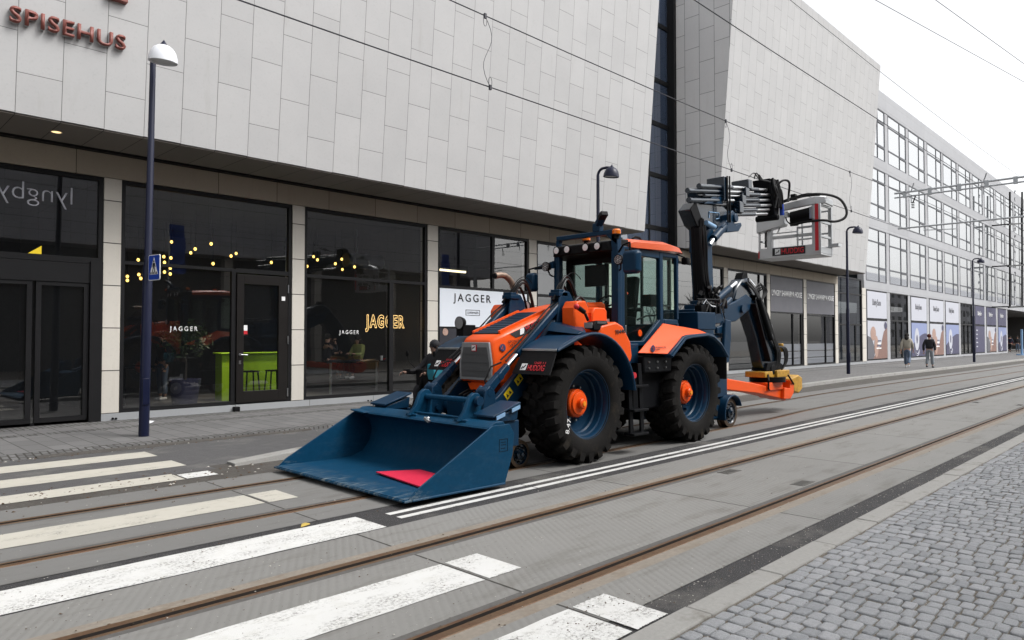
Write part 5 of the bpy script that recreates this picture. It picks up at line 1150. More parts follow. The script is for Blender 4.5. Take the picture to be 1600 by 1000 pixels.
# loader frame, arms and cylinders ------------------------------------
for near in (True, False):
    my = (lambda y: y) if near else mir
    def Yb(a, b): return (a, b) if near else (mir(b), mir(a))
    y0, y1 = Yb(6.70, 6.74); y2, y3 = Yb(6.84, 6.88)
    tw = MB()
    for a, b in ((y0, y1), (y2, y3)): tw.prism([(7.66, 1.45), (8.14, 1.45), (8.12, 2.30), (8.02, 2.43), (7.90, 2.45), (7.80, 2.34), (7.74, 1.95)], 'y', a, b)
    ya, yb_ = min(y0, y2), max(y1, y3); tw.box(7.98, 8.12, ya + .045, yb_ - .045, 1.45, 2.2); tw.build("loader_tower", "blue_paint", tra, bevel=.012)
    am = MB(); ym = my(6.79)
    am.prism([(8.02, 2.02), (8.05, 1.80), (7.1, .98), (6.62, .66), (6.42, .70), (6.40, .86), (6.60, .98), (7.02, 1.32), (7.75, 2.02)], 'y', ym - .045, ym + .045)
    ao = am.build("loader_arm", "blue_paint", tra, bevel=.015)
    if near:
        for k, (x, z) in enumerate(((6.78, 1.0), (6.98, 1.18))):
            w1 = MB(); d = V((.62, 0, .56)).normalized(); up_ = V((-.56, 0, .62)).normalized(); c = V((x, ym - .049, z)); s1, s2 = .075, .055
            w1.add([c - d * s1 - up_ * s2, c + d * s1 - up_ * s2, c + d * s1 + up_ * s2, c - d * s1 + up_ * s2], [(0, 1, 2, 3)]); wo = w1.build("warning_sticker", "warning_yellow", ao)
            w2 = MB(); cc_ = c + V((0, -.003, 0))
            for t_ in (-.035, .03): w2.add([cc_ + d * (t_ - .025) - up_ * .03, cc_ + d * (t_ + .025) - up_ * .03, cc_ + d * t_ + up_ * .03], [(0, 1, 2)])
            w2.build("warning_symbol", "black_mark", wo)
    yc_ = my(6.76 if near else 6.74)
    cy = MB(); cy.bar((7.98, yc_, 2.34), (6.95, yc_, 1.515), .095, .115, mi=0); cyo = cy.build("tilt_link", "blue_paint", tra, bevel=.03)
    cz = MB(); cz.cyl((6.96, yc_, 1.52), (6.76, yc_, 1.36), .036, 16); cz.build("piston_rod", "chrome", cyo)
    ck = MB(); ck.bar((6.78, yc_, 1.375), (6.36, yc_, 1.03), .07, .09, w2=.11, h2=.12); ck.tube([(6.36, yc_ - .07, 1.03), (6.36, yc_ + .07, 1.03)], .08, 18); ck.tube([(6.62, yc_ - .05, 1.24), (6.62, yc_ + .05, 1.24)], .058, 16); ck.prism([(6.28, 1.06), (6.36, 1.13), (6.45, 1.05), (6.50, .72), (6.36, .62), (6.22, .70)], 'y', yc_ + .06, yc_ + .10); ck.prism([(6.28, 1.06), (6.36, 1.13), (6.45, 1.05), (6.50, .72), (6.36, .62), (6.22, .70)], 'y', yc_ - .10, yc_ - .06)
    ck.build("tilt_lever", "blue_paint", cyo, bevel=.012)
    MB().cyl((6.36, yc_ - .105, 1.03), (6.36, yc_ + .105, 1.03), .04, 16).build("pin", "blue_paint", cyo); MB().cyl((6.36, yc_ - .14, .78), (6.36, yc_ + .14, .78), .04, 16).build("pin", "blue_paint", cyo)
    hz_ = MB()
    for dz, dy in ((.10, -.03), (.115, .03)): hz_.tube([(8.0, yc_ + dy, 2.36 + dz * .4), (7.6, yc_ + dy, 2.04 + dz), (7.0, yc_ + dy, 1.55 + dz), (6.7, yc_ + dy * 1.6, 1.34 + dz)], .012, 8)
    hz_.tube([(6.72, yc_ + .06, 1.42), (6.58, yc_ + .12, 1.36), (6.48, yc_ + .13, 1.18), (6.52, yc_ + .1, 1.0), (6.62, yc_ + .05, .9)], .013, 8); hz_.build("hose", "hose_rubber", cyo)
    hp = MB()                                              # looping hoses at the tower head
    for k, (dx, hh, dy) in enumerate(((.50, .30, -.05), (.58, .36, 0), (.45, .24, .05))):
        hp.tube([(7.88 + dx * t_, my(6.80) + dy + (.04 if near else -.04) * math.sin(3 * t_), 2.40 + hh * math.sin(math.pi * min(1, t_ * 1.05)) * .95 - .34 * t_ * t_) for t_ in [j / 12 for j in range(13)]], .02, 8)
    hp.tube([(7.98 + .42 * t_, my(6.62), 2.10 + .30 * math.sin(math.pi * (.12 + .8 * t_)) - .10 * t_) for t_ in [j / 10 for j in range(11)]], .024, 8)
    hp.build("tower_hose", "hose_rubber", tra)
    hr = MB(); hr.tube([(7.88 + .5 * t_, my(6.78), 2.43 + .30 * math.sin(math.pi * (.05 + .7 * t_))) for t_ in [j / 10 for j in range(11)]], .006, 6); hr.tube([(7.82, my(6.78), 2.40), (7.72, my(6.77), 2.30)], .02, 8); hr.build("hard_pipe", "black_steel", tra)
    q = MB(); q.box(7.78, 7.98, my(6.80) - .10, my(6.80) + .10, 2.36, 2.42); q.box(7.80, 7.92, my(6.80) - .085, my(6.80) + .085, 2.42, 2.46); q.build("hose_clamp", "blue_paint", tra, bevel=.006)
    oc = MB(); ya, yb_ = Yb(6.42, 6.66)
    oc.prism([(7.80, 1.82), (8.12, 1.82), (8.12, 2.20), (8.05, 2.29), (7.86, 2.28), (7.79, 2.18)], 'y', ya, yb_); oc.prism([(8.20, 1.86), (8.56, 1.86), (8.56, 2.16), (8.50, 2.20), (8.26, 2.20), (8.20, 2.12)], 'y', ya, yb_); oc.build("side_cover", "orange_paint", tra, bevel=.02)
cr = MB(); cr.tube([(6.56, 6.72, .80), (6.56, mir(6.72), .80)], .10, 20); cr.box(6.3, 6.75, 7.12, 7.46, .55, .9); cr.tube([(6.18, 6.3, .60), (6.18, mir(6.3), .60)], .06, 14); cr.box(6.08, 6.28, 6.55, mir(6.55), .30, .55); cr.build("cross_tube", "blue_paint", tra, bevel=.012)
q = MB()
for k in range(5): q.tube([(6.42 + .03 * k, 7.0 + .12 * k, .95), (6.7, 7.02 + .11 * k, 1.02), (7.0, 7.05 + .1 * k, .92)], .016, 7)
q.tube([(6.5, 6.95, 1.02), (6.62, 6.98, 1.16), (6.78, 7.1, 1.14), (6.9, 7.25, 1.02)], .009, 6); q.tube([(6.48, 7.6, .98), (6.6, 7.56, 1.14), (6.8, 7.5, 1.12)], .012, 6); q.build("hose", "hose_rubber", tra)
q = MB(); q.prism([(7.42, 1.60), (7.72, 1.90), (7.86, 1.90), (7.90, 1.78), (7.60, 1.56)], 'y', 6.83, 6.90); q.build("fire_extinguisher_case", "red_tool", tra, bevel=.015)

# loader bucket --------------------------------------------------------
BY0, BY1 = 5.88, 8.68
side = [(4.46, .075), (4.56, .165), (5.66, .735), (5.93, .735), (6.01, .62), (5.985, .38), (5.86, .05)]
sh_ = [(4.42, .078), (4.60, .065), (5.20, .05), (5.55, .055), (5.75, .12), (5.88, .27), (5.92, .44), (5.86, .60), (5.74, .69), (5.62, .715)]
shell = MB(); n = len(sh_); inn_ = []
for i, (x, z) in enumerate(sh_):
    a = V(sh_[max(0, i - 1)]); b = V(sh_[min(n - 1, i + 1)]); t_ = (b - a).normalized(); th = .008 if i == 0 else .024; inn_.append((x - t_.y * th, z + t_.x * th))
shell.prism(sh_ + inn_[::-1], 'y', BY0 + .02, BY1 - .02); bk = shell.build("loader_bucket", "bucket_paint", tra, smooth=40)
for a, b in ((BY0, BY0 + .024), (BY1 - .024, BY1)): MB().prism(side, 'y', a, b).build("side_plate", "bucket_paint", bk, bevel=.004)
q = MB(); q.box(4.405, 4.62, BY0 - .004, BY1 + .004, .055, .078); ce = q.build("cutting_edge", "bucket_paint", bk, bevel=.006)
q = MB(); q.tube([(4.5, BY0 - .004, .068), (5.85, BY0 - .004, .052)], .014, 6); q.build("weld_seam", "bucket_paint", bk)
sp_ = MB(); sp_.prism([(5.60, .70), (5.72, .77), (5.86, .77), (5.92, .70), (5.86, .65), (5.70, .66)], 'y', BY0 + .03, BY1 - .03); sp_.bar((5.60, BY1 - .03, .735), (5.60, BY1 - .35, .715), .14, .02); sp_.box(5.70, 5.76, 6.46, 7.4, .765, .79); sp_.build("spill_beam", "bucket_paint", bk, bevel=.008)
for y in (7.43, 6.46):
    q = MB(); q.prism([(5.62, .74), (5.90, .74), (5.99, .80), (6.0, 1.0), (5.95, 1.065), (5.87, 1.075), (5.80, 1.03), (5.72, .86)], 'y', y - .03, y + .03); q.box(5.66, 5.95, y - .11, y + .11, .735, .765); q.prism([(5.88, .75), (5.94, .75), (5.94, .98)], 'y', y + (.03 if y < 7 else -.1), y + (.1 if y < 7 else -.03)); q.build("hook_bracket", "bucket_paint", bk, bevel=.01)
q = MB(); q.tube([(5.90, 6.38, .975), (5.90, 7.52, .975)], .036, 16); q.build("hook_pin", "bucket_paint", bk)
q = MB()
for y in (6.38, 7.50): q.cyl((5.90, y - .03, .975), (5.90, y + .03, .975), .06, 16)
q.build("pin_collar", "blue_paint", bk)
q = MB(); q.ball((5.62, 7.02, .73), .03, 10); q.bar((5.60, 7.06, .74), (5.58, 6.94, .70), .03, .03); q.ball((5.98, 6.33, .83), .032, 10); q.build("latch", "steel_bright", bk)
q = MB()
for a, b, c, d in ((5.76, 5.90, .565, .570), (5.76, 5.90, .425, .430), (5.76, 5.765, .43, .565), (5.895, 5.90, .43, .565), (5.79, 5.87, .53, .536), (5.79, 5.87, .50, .506), (5.79, 5.86, .46, .466)): q.box(a, b, BY0 - .003, BY0 + .002, c, d)
q.build("embossed_plate", "black_steel", bk)
red = MB(); P4 = [on_plane(0, 0, 1)] ; pr = [(5.03, 7.29), (5.50, 7.02), (5.46, 6.62), (4.86, 6.10)]
red.add([(x, y, .095 + .0 * i) for i, (x, y) in enumerate(pr)] + [(x, y, .112) for x, y in pr], [(0, 1, 2, 3), (7, 6, 5, 4)] + [(i, (i + 1) % 4, 4 + (i + 1) % 4, 4 + i) for i in range(4)])
tag(red.build("warning_sheet", "red_sheet", smooth=None, bevel=.003), "pinkish red four cornered sheet lying in the blue bucket", "sheet")
for near in (True, False):
    a, b = (6.02, 6.38) if near else (mir(6.38), mir(6.02))
    q = MB(); q.prism([(5.84, .74), (6.24, .74), (6.26, .90), (5.86, .80)], 'y', a + .03, b - .03); q.box(5.98, 6.3, a + .06, b - .06, .42, .74); bx_ = q.build("coupler_box", "blue_paint", tra, bevel=.012)
    q = MB(); q.prism([(5.80, .80), (6.27, .94), (6.27, .965), (5.80, .825)], 'y', a, b); lo_ = q.build("lid", "blue_paint", bx_, bevel=.006)
    yy = a - .004 if near else b + .004
    for x in (5.92, 6.18): q = MB(); q.prism([(x - .07, .74 + (x - 5.80) * .28), (x + .07, .78 + (x - 5.80) * .28), (x + .07, .825 + (x - 5.80) * .28), (x - .07, .785 + (x - 5.80) * .28)], 'y', yy - .006, yy + .006); q.build("latch", "lightblue_paint", lo_)

# cab --------------------------------------------------------------------
CY0, CY1 = 6.60, 7.98
cab = MB()
for near in (True, False):
    a, b = (CY0, CY0 + .09) if near else (CY1 - .09, CY1)
    cab.box(9.13, 9.27, a, b, 1.62, 3.22)
    cab.bar((10.34, (a + b) / 2, 2.0), (10.34, (a + b) / 2, 3.22), .085, .10, up=(1, 0, 0)); cab.box(9.27, 10.3, a + .01, b - .01, 3.10, 3.22); cab.box(10.39, 10.86, a + .01, b - .01, 3.14, 3.22)
    cab.prism([(9.27, 1.62), (9.84, 1.62), (10.42, 1.98), (10.42, 2.07), (10.30, 2.07), (9.80, 1.70), (9.27, 1.70)], 'y', a + .005, b - .005); cab.box(10.42, 10.86, a + .005, b - .005, 1.98, 2.07)
    cab.box(10.82, 10.88, a, a + .07, 2.07, 3.2)
cab.box(10.82, 10.88, CY0, CY1, 1.3, 2.0); cab.build("cab_frame", "blue_paint", tra, bevel=.012)
q = MB(); q.box(9.38, 9.45, CY0 + .08, CY0 + .15, 1.9, 3.15); q.box(9.38, 9.45, CY1 - .17, CY1 - .06, 1.9, 3.15); q.box(9.38, 9.44, CY0 + .15, CY1 - .17, 3.0, 3.15); q.box(9.38, 9.44, CY0 + .15, CY1 - .17, 1.9, 2.0); q.build("windscreen_frame", "black_plastic", tra, bevel=.01)
def pane(name, pts): return MB().add(pts, [tuple(range(len(pts)))]).build(name, "cab_glass", tra, smooth=None)
pane("windscreen", [(9.40, CY0 + .15, 2.0), (9.40, CY1 - .17, 2.0), (9.42, CY1 - .17, 3.0), (9.42, CY0 + .15, 3.0)])
for y, nm in ((CY0 + .04, "door_glass"), (CY1 - .04, "side_glass")):
    pane(nm, [(9.27, y, 1.70), (9.82, y, 1.70), (10.30, y, 2.06), (10.30, y, 3.10), (9.27, y, 3.10)]); pane("rear_side_glass", [(10.39, y, 2.07), (10.83, y, 2.07), (10.83, y, 3.14), (10.39, y, 3.14)])
pane("rear_window", [(10.85, CY0 + .07, 2.05), (10.85, CY1 - .07, 2.05), (10.85, CY1 - .07, 3.15), (10.85, CY0 + .07, 3.15)])
pane("front_corner_glass", [(9.27, CY0 + .06, 1.95), (9.40, CY0 + .12, 1.95), (9.40, CY0 + .12, 3.05), (9.27, CY0 + .06, 3.05)])
rf_ = MB()
def rsec(x, w_, zb, zt): return [(x, YC - w_, zb), (x, YC - w_, zt - .06), (x, YC - w_ + .14, zt), (x, YC + w_ - .14, zt), (x, YC + w_, zt - .06), (x, YC + w_, zb)]
rf_.loft([rsec(9.40, .72, 3.21, 3.33), rsec(9.46, .74, 3.205, 3.36), rsec(10.5, .74, 3.24, 3.41), rsec(10.82, .74, 3.25, 3.38), rsec(11.0, .70, 3.245, 3.30)]); rf_.build("cab_roof", "roof_paint", tra, smooth=30, bevel=.02)
vz = MB(); vz.loft([[(9.0, YC - .60, 3.13), (9.0, YC - .56, 3.28), (9.0, YC + .56, 3.28), (9.0, YC + .60, 3.13)], [(9.2, YC - .69, 3.11), (9.2, YC - .66, 3.33), (9.2, YC + .66, 3.33), (9.2, YC + .69, 3.11)], [(9.42, YC - .69, 3.08), (9.42, YC - .66, 3.34), (9.42, YC + .66, 3.34), (9.42, YC + .69, 3.08)]]); vo_ = vz.build("light_visor", "black_plastic", tra, bevel=.02)
for y in (YC + .50, YC + .27, YC - .12, YC - .36):
    lo_ = MB().lathe([(.001, .012), (.062, .010), (.062, -.03), (.072, -.03), (.072, .015), (.064, .018)], (8.99, y, 3.22), FXL, 24).build("roof_light", "black_plastic", vo_); MB().lathe([(.001, .018), (.055, .012)], (8.985, y, 3.22), FXL, 20).build("lens", "light_lens", vo_)
q = MB(); q.tube([(10.35, 7.2, 3.43), (10.35, 7.2, 3.50), (10.42, 7.2, 3.54), (10.55, 7.2, 3.54), (10.62, 7.2, 3.50), (10.62, 7.2, 3.42)], .022, 8); q.build("lifting_eye", "black_steel", tra); q = MB().lathe([(.05, 0), (.05, .05), (.03, .07), (.001, .075)], (10.48, 7.2, 3.42), (0, 0, 1), 16); q.build("roof_beacon", "amber_lens", tra)
# guard frame before the cab
gf_ = MB(); gf_.box(9.06, 9.14, 7.80, 7.875, 2.1, 3.39); gf_.bar((9.10, 7.838, 3.36), (9.09, 7.80, 3.43), .08, .085, up=(0, 1, 0)); gf_.box(9.04, 9.14, CY0 - .03, CY0 + .10, 1.9, 3.40); gf_.bar((9.08, 7.84, 3.43), (9.08, CY0 - .05, 3.43), .10, .075); gf_.prism([(CY0 - .02, 3.2), (CY0 + .22, 3.40), (CY0 + .22, 3.46), (CY0 - .02, 3.46)], 'x', 9.04, 9.13); gf_.box(9.02, 9.14, 6.92, 7.06, 3.46, 3.60); gf_.bar((9.06, 6.96, 3.58), (9.0, 6.84, 3.68), .12, .09); gf_.build("guard_frame", "blue_paint", tra, bevel=.012)
q = MB(); q.bar((9.0, 6.86, 3.66), (8.93, 6.74, 3.72), .12, .08); q.build("camera", "black_plastic", tra, bevel=.01)
for x, y, z in ((9.05, 6.60, 3.40), (9.42, 7.50, 3.42)):
    bb = MB(); bb.lathe([(.04, -.06), (.045, .0), (.072, .0), (.072, .015)], (x, y, z - .03), (0, 0, 1), 20); bo_ = bb.build("beacon", "black_plastic", tra); MB().lathe([(.068, .015), (.07, .07), (.05, .095), (.001, .10)], (x, y, z - .03), (0, 0, 1), 20).build("beacon_lens", "amber_lens", bo_)
for y, s_ in ((CY0 - .06, -1), (CY1 + .04, 1)):
    lb = MB(); c = V((9.0, y + s_ * .02, 2.97)); lb.lathe([(.001, -.09), (.06, -.08), (.078, -.02), (.08, .02), (.074, .024)], c, FXL, 28); lb.tube([c + V((.05, 0, -.06)), c + V((.08, -s_ * .02, -.14)), (9.09, y - s_ * .07, 2.80)], .014, 8); wl_ = lb.build("work_light", "black_plastic", tra)
    ln_ = MB().lathe([(.001, .026), (.072, .020), (.072, .012)], c, FXL, 28).build("lens", "light_lens", wl_)
    gr = MB(); 
    for r_ in (.024, .05, .072): gr.tube([c + V((-.03, r_ * math.cos(k * .524), r_ * math.sin(k * .524))) for k in range(12)], .0045, 5, closed=True)
    for k in range(6): a = k * 1.047; gr.tube([c + V((-.03, .024 * math.cos(a), .024 * math.sin(a))), c + V((-.028, .072 * math.cos(a), .072 * math.sin(a)))], .004, 4)
    gr.build("lens_bars", "black_plastic", wl_)
def mirror_part(c, w_, h_, d_, arm):
    m = MB(); secs = []
    for k, s_ in ((0, .80), (.35, .98), (1, 1)): secs.append([(c[0] - d_ / 2 + d_ * k, c[1] + s_ * w_ / 2 * a, c[2] + s_ * h_ / 2 * b) for a, b in ((-.7, -1), (.7, -1), (1, -.8), (1, .8), (.7, 1), (-.7, 1), (-1, .8), (-1, -.8))])
    m.loft(secs); o = m.build("mirror", "blue_paint", tra, bevel=.015); MB().tube(arm, .016, 8).build("mirror_arm", "black_steel", o)
    MB().box(c[0] + d_ / 2 - .002, c[0] + d_ / 2 + .004, c[1] - w_ * .45, c[1] + w_ * .45, c[2] - h_ * .43, c[2] + h_ * .43).build("mirror_glass", "chrome", o)
mirror_part((8.98, 6.27, 2.915), .29, .36, .13, [(9.08, 6.58, 3.10), (9.02, 6.45, 3.20), (8.98, 6.30, 3.22), (8.98, 6.29, 3.10)])
mirror_part((9.0, 8.38, 2.72), .20, .33, .13, [(9.08, 7.95, 2.97), (9.02, 8.30, 2.97), (9.0, 8.43, 2.95), (9.0, 8.43, 2.88)])
q = MB(); q.prism([(7.92, 3.06), (7.92, 2.94), (8.36, 2.94), (8.36, 2.98)], 'x', 9.05, 9.08); q.build("mirror_bracket", "blue_paint", tra)
q = MB()
for z in (3.0, 3.1): 
    q.box(10.90, 11.0, 6.66, 6.76, 3.06, 3.17)
q.box(11.0, 11.10, 6.50, 6.62, 3.05, 3.17); q.bar((10.85, 6.62, 3.22), (11.03, 6.56, 3.17), .03, .03); q.build("rear_work_light", "black_plastic", tra, bevel=.015)
# cab interior
ci = MB(); ci.box(9.3, 10.8, CY0 + .12, CY1 - .12, 1.35, 1.66); ci.build("cab_floor", "black_plastic", tra)
se = MB(); se.box(9.75, 10.25, 7.05, 7.55, 1.95, 2.12); se.bar((10.22, 7.3, 2.08), (10.34, 7.3, 2.82), .46, .14, up=(1, 0, 0)); se.box(9.85, 10.15, 7.15, 7.45, 1.66, 1.95); se.box(9.8, 10.2, 6.88, 6.98, 2.2, 2.27); se.build("seat", "black_plastic", tra, bevel=.04)
q = MB(); q.box(9.45, 9.65, 6.95, 7.75, 1.66, 2.25); q.bar((9.6, 7.3, 2.0), (9.72, 7.3, 2.36), .06, .06); q.tube([(9.74 + .05 * math.sin(k * .5236), 7.3 + .19 * math.cos(k * .5236), 2.38 + .18 * math.sin(k * .5236) * .5) for k in range(12)], .016, 8, closed=True); q.box(10.3, 10.6, 6.8, 7.0, 2.3, 2.5); q.tube([(9.9, 6.85, 2.2), (9.9, 6.85, 2.45)], .02, 8); q.tube([(9.75, CY0 + .1, 2.05), (10.0, CY0 + .09, 2.12), (10.25, CY0 + .09, 2.13)], .016, 8); q.build("dashboard", "black_plastic", tra, bevel=.01)
q = MB(); q.box(9.44, 9.5, 7.1, 7.55, 2.62, 2.98); q.build("sun_blind", "black_plastic", tra)
q = MB().cyl((9.72, CY0 + .03, 1.83), (9.72, CY0 + .02, 1.83), .055, 20); q.build("door_sticker", "orange_paint", tra)
q = MB(); q.box(9.275, 9.30, CY0 - .008, CY0 + .0, 1.74, 1.95); q.build("door_handle", "steel_bright", tra, bevel=.005)
q = MB(); q.box(9.0, 9.02, 6.72, 6.94, 1.98, 2.05); q.build("number_plate", "white_mark", tra)
vst = MB()
for i in range(16):
    c = (9.53 + R.uniform(-.05, .05), 6.90 + R.uniform(-.09, .09), 2.27 + .016 * i); vst.ball(c, R.uniform(.045, .07), 8, sx=(R.uniform(.6, 1.3), R.uniform(.6, 1.4), R.uniform(.4, .8)), mi=0 if i % 5 else 1)
tag(vst.build("safety_jacket", ["cloth_orange", "cloth_hivis"], smooth=60), "crumpled orange and yellow safety jacket behind the cab windscreen", "jacket")

# side panels ----------------------------------------------------------------
sp1 = MB(); sp1.prism([(8.02, 1.80), (8.08, 1.93), (8.44, 1.985), (8.60, 1.93), (8.80, 1.69), (8.84, 1.46), (8.79, 1.38), (8.72, 1.36), (8.55, 1.52), (8.3, 1.70)], 'y', 6.16, 6.58); so_ = sp1.build("side_panel", "orange_paint", tra, bevel=.03)
lettering("70446", (8.40, 6.153, 1.80), V((1, 0, .12)), V((-.12, 0, 1)), .062, "black_mark", so_, width=.25, depth=.003, bold=.01)
MB().prism([(8.02, 1.80), (8.08, 1.93), (8.44, 1.985), (8.60, 1.93), (8.80, 1.69), (8.84, 1.46), (8.79, 1.38), (8.55, 1.52), (8.3, 1.70)], 'y', mir(6.58), mir(6.16)).build("side_panel", "orange_paint", tra, bevel=.03)
bm_ = MB(); bm_.loft([[(7.50, 6.12, 1.80), (7.60, 6.12, 1.84), (7.70, 6.14, 1.83), (7.70, 6.14, 1.80)], [(7.50, 6.70, 1.85), (7.60, 6.70, 1.98), (8.3, 6.70, 1.98), (8.3, 6.70, 1.80)]]); bm_.build("mudguard_top", "blue_paint", tra, bevel=.01)
hl = MB(); hl.loft([[(7.92, 6.17, 1.86), (8.20, 6.17, 1.86), (8.27, 6.17, 1.93), (8.22, 6.17, 2.0), (7.98, 6.17, 2.0), (7.90, 6.17, 1.93)], [(7.94, 6.36, 1.88), (8.18, 6.36, 1.88), (8.24, 6.36, 1.93), (8.20, 6.36, 1.98), (8.0, 6.36, 1.98), (7.94, 6.36, 1.93)]]); ho = hl.build("headlight", "black_plastic", tra, bevel=.012)
q = MB(); q.box(7.895, 7.91, 6.19, 6.33, 1.89, 1.97); q.build("lens", "grille_grey", ho); q = MB(); q.box(7.99, 8.2, 6.163, 6.168, 1.955, 1.985); q.build("lens_trim", "steel_bright", ho)
q = MB(); q.tube([(7.86, 6.30, 2.12), (7.72, 6.30, 2.18)], .035, 12); q.tube([(7.95, 6.30, 2.0), (7.88, 6.30, 2.1)], .02, 8); q.build("indicator_arm", "black_plastic", tra); q = MB().ball((7.69, 6.30, 2.19), .042, 12); q.build("indicator_lamp", "red_mark", tra)
hl2 = MB(); hl2.lathe([(.001, -.08), (.08, -.06), (.10, 0), (.10, .02)], (7.15, mir(6.42), 1.98), FXL, 20); hl2.box(7.15, 7.4, mir(6.50), mir(6.34), 1.78, 1.95); ho = hl2.build("headlight", "black_plastic", tra); MB().lathe([(.001, .025), (.09, .018)], (7.15, mir(6.42), 1.98), FXL, 20).build("lens", "grille_grey", ho)
lb = MB(); c = V((8.55, mir(6.5), 2.27)); lb.lathe([(.001, -.06), (.085, -.04), (.10, .02)], c, FXL, 24); wl_ = lb.build("work_light", "black_plastic", tra); MB().lathe([(.001, .022), (.09, .018)], c, FXL, 24).build("lens", "light_lens", wl_)
def rear_cover(near):
    o_ = [(8.98, 6.15, 1.525), (9.73, 6.11, 1.495), (10.16, 6.11, 1.765), (10.97, 6.11, 1.835), (10.96, 6.27, 1.895), (10.22, 6.50, 1.995)]; i_ = [(x + .004, y + .022, z - .006) for x, y, z in o_]
    if not near: o_ = [(x, mir(y), z) for x, y, z in o_]; i_ = [(x, mir(y), z) for x, y, z in i_]
    return MB().add(o_ + i_, [(0, 1, 2, 5), (2, 3, 4, 5), (6, 11, 8, 7), (8, 11, 10, 9)] + [(k, (k + 1) % 6, 6 + (k + 1) % 6, 6 + k) for k in range(6)])
rp = rear_cover(True); ro_ = rp.build("rear_side_panel", "orange_paint", tra, bevel=.025)
q = MB().lathe([(.055, 0), (.055, .004), (.001, .005)], (9.34, 6.128, 1.585), NEAR, 24); eo = q.build("emblem", "navy_mark", ro_); q = MB(); q.tube([(9.325, 6.12, 1.59), (9.34, 6.12, 1.61), (9.34, 6.12, 1.56)], .004, 5); q.build("emblem_mark", "orange_paint", eo)
lettering("SPORENS VEJ", (9.41, 6.126, 1.59), V((1, -.05, 0)), V((0, .1, 1)), .026, "black_mark", ro_, width=.27, depth=.002, name="emblem_text"); lettering("DRIFT", (9.41, 6.122, 1.555), V((1, -.05, 0)), V((0, .1, 1)), .024, "black_mark", ro_, width=.11, depth=.002, name="emblem_text")
rear_cover(False).build("rear_side_panel", "orange_paint", tra, bevel=.025)
for near in (True, False):
    a, b = (6.07, 6.72) if near else (mir(6.72), mir(6.07))
    q = MB(); q.prism([(9.735, 1.49), (10.17, 1.775), (10.40, 1.805), (10.95, 1.835), (11.15, 1.80), (11.42, 1.665), (11.66, 1.43), (11.61, 1.40), (11.38, 1.61), (11.12, 1.74), (10.93, 1.775), (10.40, 1.745), (10.22, 1.715), (9.83, 1.43)], 'y', a, b); fo = q.build("rear_mudguard", "blue_paint", tra, bevel=.012)
    ye = a - .003 if near else b + .003
    MB().tube([(9.80, ye, 1.455), (10.20, ye, 1.735), (10.40, ye, 1.765), (10.94, ye, 1.80), (11.13, ye, 1.765), (11.40, ye, 1.63), (11.63, ye, 1.415)], .018, 8).build("edge_bead", "blue_paint", fo)
    q = MB(); q.box(11.60, 11.63, a + .02, b, 1.02, 1.43); q.build("mudflap", "flap_rubber", tra)

# rear frame, slewing post, digging arm ------------------------------------------
rfm = MB(); rfm.box(11.7, 12.9, 6.75, 7.85, .6, 1.5); rfm.box(11.9, 12.55, 6.55, 8.0, 1.75, 1.83); rfm.box(11.35, 12.0, 6.5, 7.2, 1.90, 2.22); rfm.box(12.0, 12.75, 6.95, 7.65, 1.5, 2.30); rfm.prism([(12.05, 1.83), (12.42, 1.83), (12.45, 2.08), (12.33, 2.08), (12.22, 1.98), (12.05, 1.95)], 'y', 6.50, 6.56); rfm.prism([(12.28, 2.1), (12.48, 2.08), (12.48, 1.75), (12.40, 1.30), (12.28, 1.26), (12.18, 1.5)], 'y', 6.44, 6.50); rfm.build("rear_frame", "blue_paint", tra, bevel=.015)
vl = MB()
for i in range(9):
    x, y, z = 11.6 + R.uniform(0, 1.0), 6.5 + R.uniform(0, .5), 2.22 + R.uniform(0, .1); vl.tube([(x, y, z), (x + .12, y + R.uniform(-.05, .05), z + R.uniform(.08, .2)), (x + .25, y + R.uniform(-.05, .1), z + R.uniform(.12, .2)), (x + .42, y + R.uniform(0, .2), z + R.uniform(-.05, .05))], R.choice((.016, .02, .026)), 7)
vl.build("valve_hoses", "hose_rubber", tra)
vb_ = MB()
for i in range(9): x, y = 11.62 + .11 * i, 6.62 + R.uniform(-.05, .05); vb_.box(x, x + .08, y, y + .14, 2.22, 2.34 + R.uniform(0, .08))
vb_.tube([(11.5, 6.6, 2.45), (12.4, 6.65, 2.48)], .02, 8); vb_.build("valve_block", "black_steel", tra, bevel=.008)
q = MB(); q.tube([(11.55, 6.5, 2.36), (11.62, 6.48, 2.44), (11.78, 6.47, 2.34), (11.95, 6.48, 2.33)], .014, 8); q.tube([(12.2, 6.5, 2.3), (12.26, 6.48, 2.12), (12.3, 6.48, 1.98)], .014, 8); q.build("hydraulic_pipe", "chrome", tra)
sb_ = MB(); sb_.box(12.55, 13.0, 7.08, 7.5, 1.3, 2.42); sb_.tube([(12.75, YC, 1.25), (12.75, YC, 2.5)], .17, 18); sb_.build("slew_post", "blue_paint", tra, bevel=.015)
lb_ = MB(); lb_.prism([(12.85, 2.0), (13.55, 2.06), (14.05, 2.10), (14.68, 2.36), (14.80, 2.62), (14.55, 2.70), (14.0, 2.52), (13.45, 2.38), (12.85, 2.32)], 'y', YC - .15, YC + .15); lbo = lb_.build("digging_boom", "blue_paint", tra, bevel=.02)
MB().cyl((14.32, YC - .2, 2.38), (14.32, YC + .2, 2.38), .09, 18).build("pin", "blue_paint", lbo); MB().cyl((13.55, YC - .18, 2.24), (13.55, YC + .18, 2.24), .07, 16).build("pin", "blue_paint", lbo)
